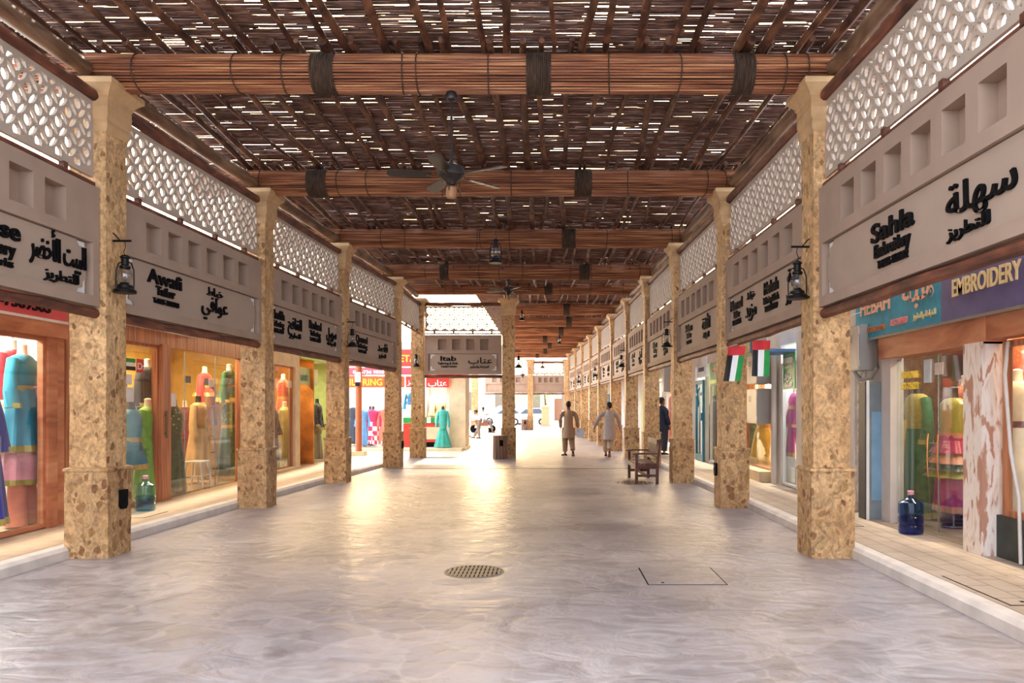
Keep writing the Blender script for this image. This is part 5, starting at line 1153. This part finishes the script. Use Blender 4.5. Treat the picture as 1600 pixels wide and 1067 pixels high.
WSH = plain('white_striped_shirt', 'DDE0EC', .7, var=.1, scale=30); GTR = plain('grey_brown_trouser', '7A6A62', .8)
def bent(label, x, y, rz, shirt, trou, legs, sh, arm, hc):
    t = thing('person', label, 'person', (x, y, 0), rz); b = MB(); hp = (0, 0, .9)
    b.tube([hp, (0, .15, .97), sh], [(.15, .11), (.14, .11), (.16, .1)], 16); b.tube([sh, hc], [.05, .05], 10); M = head(b, hc, 0, 1, R(-70))
    for q in (-1, 1):
        S_ = Vector(sh) + Vector((q * .17, 0, 0)); e = S_ + Vector((0, .06, -.26)); w_ = S_ + Vector(arm); b.tube([S_, e, w_], [.048, .038, .026], 10); hand(b, w_, (0, .2, -1), (-q, 0, 0), .6)
        remesh(MB().tube([S_, (S_ + e) / 2, e], [.07, .066, .062], 12).build('sleeve', shirt, t), .012, 2)
    for h_, k_, a_ in legs: b.tube([h_, k_, a_], [.085, .058, .038], 12); b.tube([Vector(a_) + Vector((0, -.03, -.03)), Vector(a_) + Vector((0, .15, -.05))], [.035, .03], 8)
    remesh(b.build('body', M_SKIN, t), .01)
    k = MB(); k.tube([(0, -.06, .92), (0, .12, 1.0), (0, .3, sh[2] + .0), (0, sh[1] + .05, sh[2] - .02)], [(.17, .13), (.165, .13), (.19, .13), (.1, .08)], 18); remesh(k.build('shirt', shirt, t), .014, 4)
    k = MB(); k.ball((0, -.03, .88), (.17, .15, .14), 16, 10)
    for h_, k_, a_ in legs: k.tube([h_, k_, Vector(k_) + (Vector(a_) - Vector(k_)) * .92], [.1, .085, .075], 14)
    remesh(k.build('trousers', trou, t), .014, 3)
    for h_, k_, a_ in legs: shoe(t, Vector(a_) + Vector((0, 0, -.085)), 0)
    face_bits(t, M); return t
bent('person bending down beside the cream pier, pale shirt and grey trousers', -3.42, 37.7, R(100), WSH, GTR, [((-.09, 0, .88), (-.1, .04, .48), (-.16, -.02, .085)), ((.09, 0, .88), (.14, -.02, .48), (.22, .22, .085))], (0, .42, .98), (0, .14, -.5), (0, .58, .8))
bent('person in white shirt stooping, mostly hidden behind the cream pier', -4.25, 39.5, R(-75), WSH, GTR, [((-.09, 0, .88), (-.1, .04, .48), (-.12, 0, .085)), ((.09, 0, .88), (.1, .02, .48), (.12, .1, .085))], (0, .36, 1.18), (0, .2, -.45), (0, .5, 1.28))
# seated person
t = thing('person', 'person in striped shirt seated sideways in the court, arms reaching forward', 'person', (-3.95, 46.3, 0), R(-80)); b = MB()
b.tube([(0, 0, .72), (0, -.03, .9), (0, 0, 1.22)], [(.15, .11), (.14, .1), (.17, .1)], 16); b.tube([(0, 0, 1.2), (0, .01, 1.36)], [.055, .05], 10); Mh = head(b, (0, .02, 1.44), R(70), .92)
for q in (-1, 1):
    b.tube([(q * .18, 0, 1.2), (q * .2, .2, 1.1), (q * .16, .42, 1.12)], [.046, .038, .026], 10); hand(b, (q * .16, .42, 1.12), (0, 1, 0), (-q, 0, 0), .5)
    b.tube([(q * .09, 0, .72), (q * .11, .4, .68), (q * .12, .46 + q * .1, .1)], [.085, .058, .038], 12); b.tube([(q * .12, .42 + q * .1, .06), (q * .12, .6 + q * .1, .04)], [.036, .03], 8)
remesh(b.build('body', M_SKIN2, t), .01); remesh(MB().tube([(0, 0, .72), (0, -.03, .9), (0, 0, 1.18), (0, 0, 1.26)], [(.17, .13), (.165, .125), (.19, .12), (.08, .07)], 16).tube([(.18, 0, 1.2), (.2, .15, 1.12)], .062, 10).tube([(-.18, 0, 1.2), (-.2, .15, 1.12)], .062, 10).build('shirt', WSH, t), .014, 3)
k = MB()
for q in (-1, 1): k.tube([(q * .09, 0, .72), (q * .11, .4, .68), (q * .12, .46 + q * .1, .2)], [.1, .09, .08], 12)
remesh(k.build('trousers', GTR, t), .014, 3); face_bits(t, Mh)
for q in (-1, 1): shoe(t, (q * .12, .5 + q * .1, 0), 0)
t = thing('motor_scooter', 'small scooter with brown seat box under the seated person', 'scooter', (-3.95, 46.3, .0), R(10)); M_BRN = plain('brown_box', '8A5038', .5)
MB().box(-.3, .3, -.16, .16, .42, .62).build('seat_box', M_BRN, t, smooth=0); MB().box(-.5, .45, -.12, .12, .28, .42).build('chassis', M_GREYL, t, smooth=0)
for x in (-.55, .55): MB().lathe([(.12, -.04), (.21, -.045), (.23, 0), (.21, .045), (.12, .04)], 24, M=Matrix.Translation((x, 0, .23)) @ Matrix.Rotation(R(90), 4, 'X')).build('wheel', M_BLACK, t)
MB().tube([(.5, 0, .25), (.42, 0, .95)], .025, 8).tube([(.42, -.25, .95), (.42, .25, .95)], .014, 8).build('handlebar', M_STEEL, t)
# person in navy by the shops
walker('person in navy clothes standing by the shops, mostly hidden by a pillar', 3.34, 22.6, R(-60), M_SKIN, plain('navy_cotton', '20283C', .8), plain('navy_trouser', '2A2E3A', .8), 1.52, 1.02,
       [((-.2, 0, 1.49), (-.24, .0, 1.22), (-.22, .1, .98), (0, .2, -1), (.3, 1, 0)), ((.2, 0, 1.49), (.24, 0, 1.22), (.22, .1, .98), (0, .2, -1), (-.3, 1, 0))],
       [((-.09, 0, 1.0), (-.1, .03, .6), (-.1, 0, .2), 0, 0), ((.09, 0, 1.0), (.1, .03, .6), (.1, 0, .2), 0, 0)], 0, kz=.85, hc=(0, 0, 1.69), hems=(.06, .06))

# ------------------------------------------------------------------ cars
M_TYRE = plain('tyre_rubber', '141414', .8); M_CARGL = plain('car_glass', '39424E', .1, .0, .1); M_SILV = plain('silver_paint', 'B4BAC4', .3, .5, .03)
M_CARW = plain('white_paint', 'F0F0EE', .25, 0, .02)
def car(label, x, y, rz, paint, st_, Lw, wheels, glass_pts):
    """st_: (x, z_low, z_belt, z_roof, half width, half roof width)"""
    t = thing('car', label, 'car', (x, y, 0), rz, None); rings = []
    for sx, zl, zb, zr, hw, hr in st_:
        rings.append([(sx, -hw * .92, zl), (sx, -hw, (zl + zb) / 2), (sx, -hw * .97, zb), (sx, -hr, zr - .03), (sx, -hr * .8, zr), (sx, hr * .8, zr), (sx, hr, zr - .03), (sx, hw * .97, zb), (sx, hw, (zl + zb) / 2), (sx, hw * .92, zl)])
    MB().loft(rings).build('body', paint, t, smooth=50)
    for s in (-1, 1):
        for pts in glass_pts:
            mb = MB(); f = [(px, s * (.985 * .86 * (1 - (pz - .9) * .28)), pz) for px, pz in pts]; g = [(a, b_ + s * .012, c) for a, b_, c in f]; mb.loft([f, g]); mb.build('side_window', M_CARGL, t, smooth=0)
    for wx in wheels:
        for s in (-1, 1):
            M = Matrix.Translation((wx, s * .78, .31)) @ Matrix.Rotation(R(90), 4, 'X')
            w_ = MB().lathe([(.18, -.1), (.28, -.11), (.31, -.06), (.31, .06), (.28, .11), (.18, .1)], 24, M=M).build('wheel', M_TYRE, t)
            mb = MB().lathe([(.19, -.113), (.19, .113)], 20, M=M); mb.build('rim', M_STEEL, w_, smooth=35)
    xs = [s_[0] for s_ in st_]
    for s in (-1, 1):
        MB().box(min(xs) - .01, min(xs) + .08, s * .6 - .14, s * .6 + .14, .62, .76).build('headlamp', M_GREYL, t, smooth=0); MB().box(max(xs) - .08, max(xs) + .01, s * .62 - .1, s * .62 + .1, .7, .9).build('tail_lamp', RED, t, smooth=0)
        MB().ball((-.75, s * .95, .98), (.06, .09, .06), 10, 6).build('mirror', paint, t)
    return t
sedan = [(-2.2, .35, .6, .62, .6, .5), (-2.05, .22, .72, .76, .8, .7), (-1.0, .2, .88, .93, .86, .74), (-.9, .2, .9, .96, .87, .74), (-.1, .2, .93, 1.40, .88, .6), (.8, .2, .95, 1.42, .88, .6), (1.5, .2, .95, 1.08, .86, .62), (2.05, .24, .9, .98, .8, .68), (2.2, .38, .75, .8, .62, .55)]
hatch = [(-1.8, .35, .62, .64, .6, .5), (-1.65, .22, .74, .8, .78, .68), (-.95, .2, .9, .98, .83, .72), (-.2, .2, .94, 1.44, .84, .6), (1.0, .2, .96, 1.48, .84, .6), (1.6, .2, .96, 1.32, .82, .6), (1.8, .28, .85, 1.0, .74, .6)]
car('white sedan parked beyond the court, beside the free-standing pillar', -3.9, 69, R(0), M_CARW, sedan, 4.4, (-1.35, 1.35), [[(-.75, .96), (-.15, 1.36), (.35, 1.38), (.35, .96)], [(.42, .96), (.42, 1.38), (.85, 1.37), (1.4, 1.0)]])
car('white hatchback parked behind the distant passage pillar', -1.7, 65.9, 0, M_CARW, hatch, 3.6, (-1.15, 1.15), [[(-.75, .98), (-.25, 1.38), (.3, 1.42), (.3, .98)], [(.37, .98), (.37, 1.42), (1.0, 1.42), (1.35, 1.02)]])
suv = [(x_ * 1.0, zl, zb + .15, zr + .28, hw * 1.05, hr * 1.1) for x_, zl, zb, zr, hw, hr in sedan]
car('silver blue off-road car parked behind the white sedan', -4.6, 73.5, 0, M_SILV, suv, 4.5, (-1.35, 1.35), [[(-.6, 1.12), (-.1, 1.6), (.35, 1.62), (.35, 1.12)], [(.42, 1.12), (.42, 1.62), (.9, 1.6), (1.3, 1.2)]])

# ------------------------------------------------------------------ beyond the road
M_BUILD = plain('cream_building', 'E4D6BC', .85, var=.06, scale=1)
t = thing('far_building', 'cream building with pilasters across the road', 'building', (0, 92, 0)); MB().box(-14, 30, 0, 8, 0, 9).build('wall', M_BUILD, t, smooth=0)
for q in range(9): MB().box(-12 + q * 4, -11.3 + q * 4, -.5, 0, 0, 8).build('pilaster', M_BUILD, t, smooth=0); 
for q in range(8): 
    wd = MB().box(-10.4 + q * 4, -9 + q * 4, -.06, 0, 1.2, 3.4).build('window', plain('far_window', '7A6A58', .4), t, smooth=0)
MB().box(.6, 1.6, -.08, 0, 0, 2.6).build('door', plain('far_door', '8A5A3C', .5), t, smooth=0)
t = thing('gate_post', 'squat brown stone post at the road edge beside the far cars', 'post', (-.25, 63, 0)); MB().sq([(.42, 0), (.42, .1), (.33, .12), (.31, 1.45), (.36, 1.5), (.36, 1.6), (.2, 1.68)]).build('block', plain('brown_post', 'B08860', .8, var=.1), t)
def tree(label, x, y, h, seed, c):
    t = thing('leafy_tree', label, 'tree', (x, y, 0), 0, 'trees across the road'); r = random.Random(seed)
    MB().tube([(0, 0, 0), (.1, 0, h * .3), (0, .1, h * .6)], [.16, .12, .07], 8).build('trunk', M_POLE, t)
    mb = MB()
    for q in range(900):
        a = r.uniform(0, 6.28); e = r.uniform(-1, 1); d = r.random() ** .4; R_ = h * .34; px, py, pz = R_ * d * cos(a) * math.sqrt(1 - e * e), R_ * d * sin(a) * math.sqrt(1 - e * e), h * .68 + R_ * .9 * d * e
        s = r.uniform(.06, .14); M = Matrix.Translation((px, py, pz)) @ Matrix.Rotation(r.uniform(0, 6), 4, 'Z') @ Matrix.Rotation(r.uniform(-1, 1), 4, 'X')
        mb.add([(-s, 0, 0), (0, -s * .5, .02), (s, 0, 0), (0, s * .5, .02)], [(0, 1, 2, 3)], M)
    mb.build('foliage', c, t, smooth=0)
LEAF = plain('light_leaf', '7A9A4C', .6, var=.3)
tree('leafy street tree seen above the far cars beside the passage pillar', -3.6, 79, 4.6, 1, LEAF); tree('leafy street tree above the squat post', -.4, 82, 4.8, 2, LEAF)
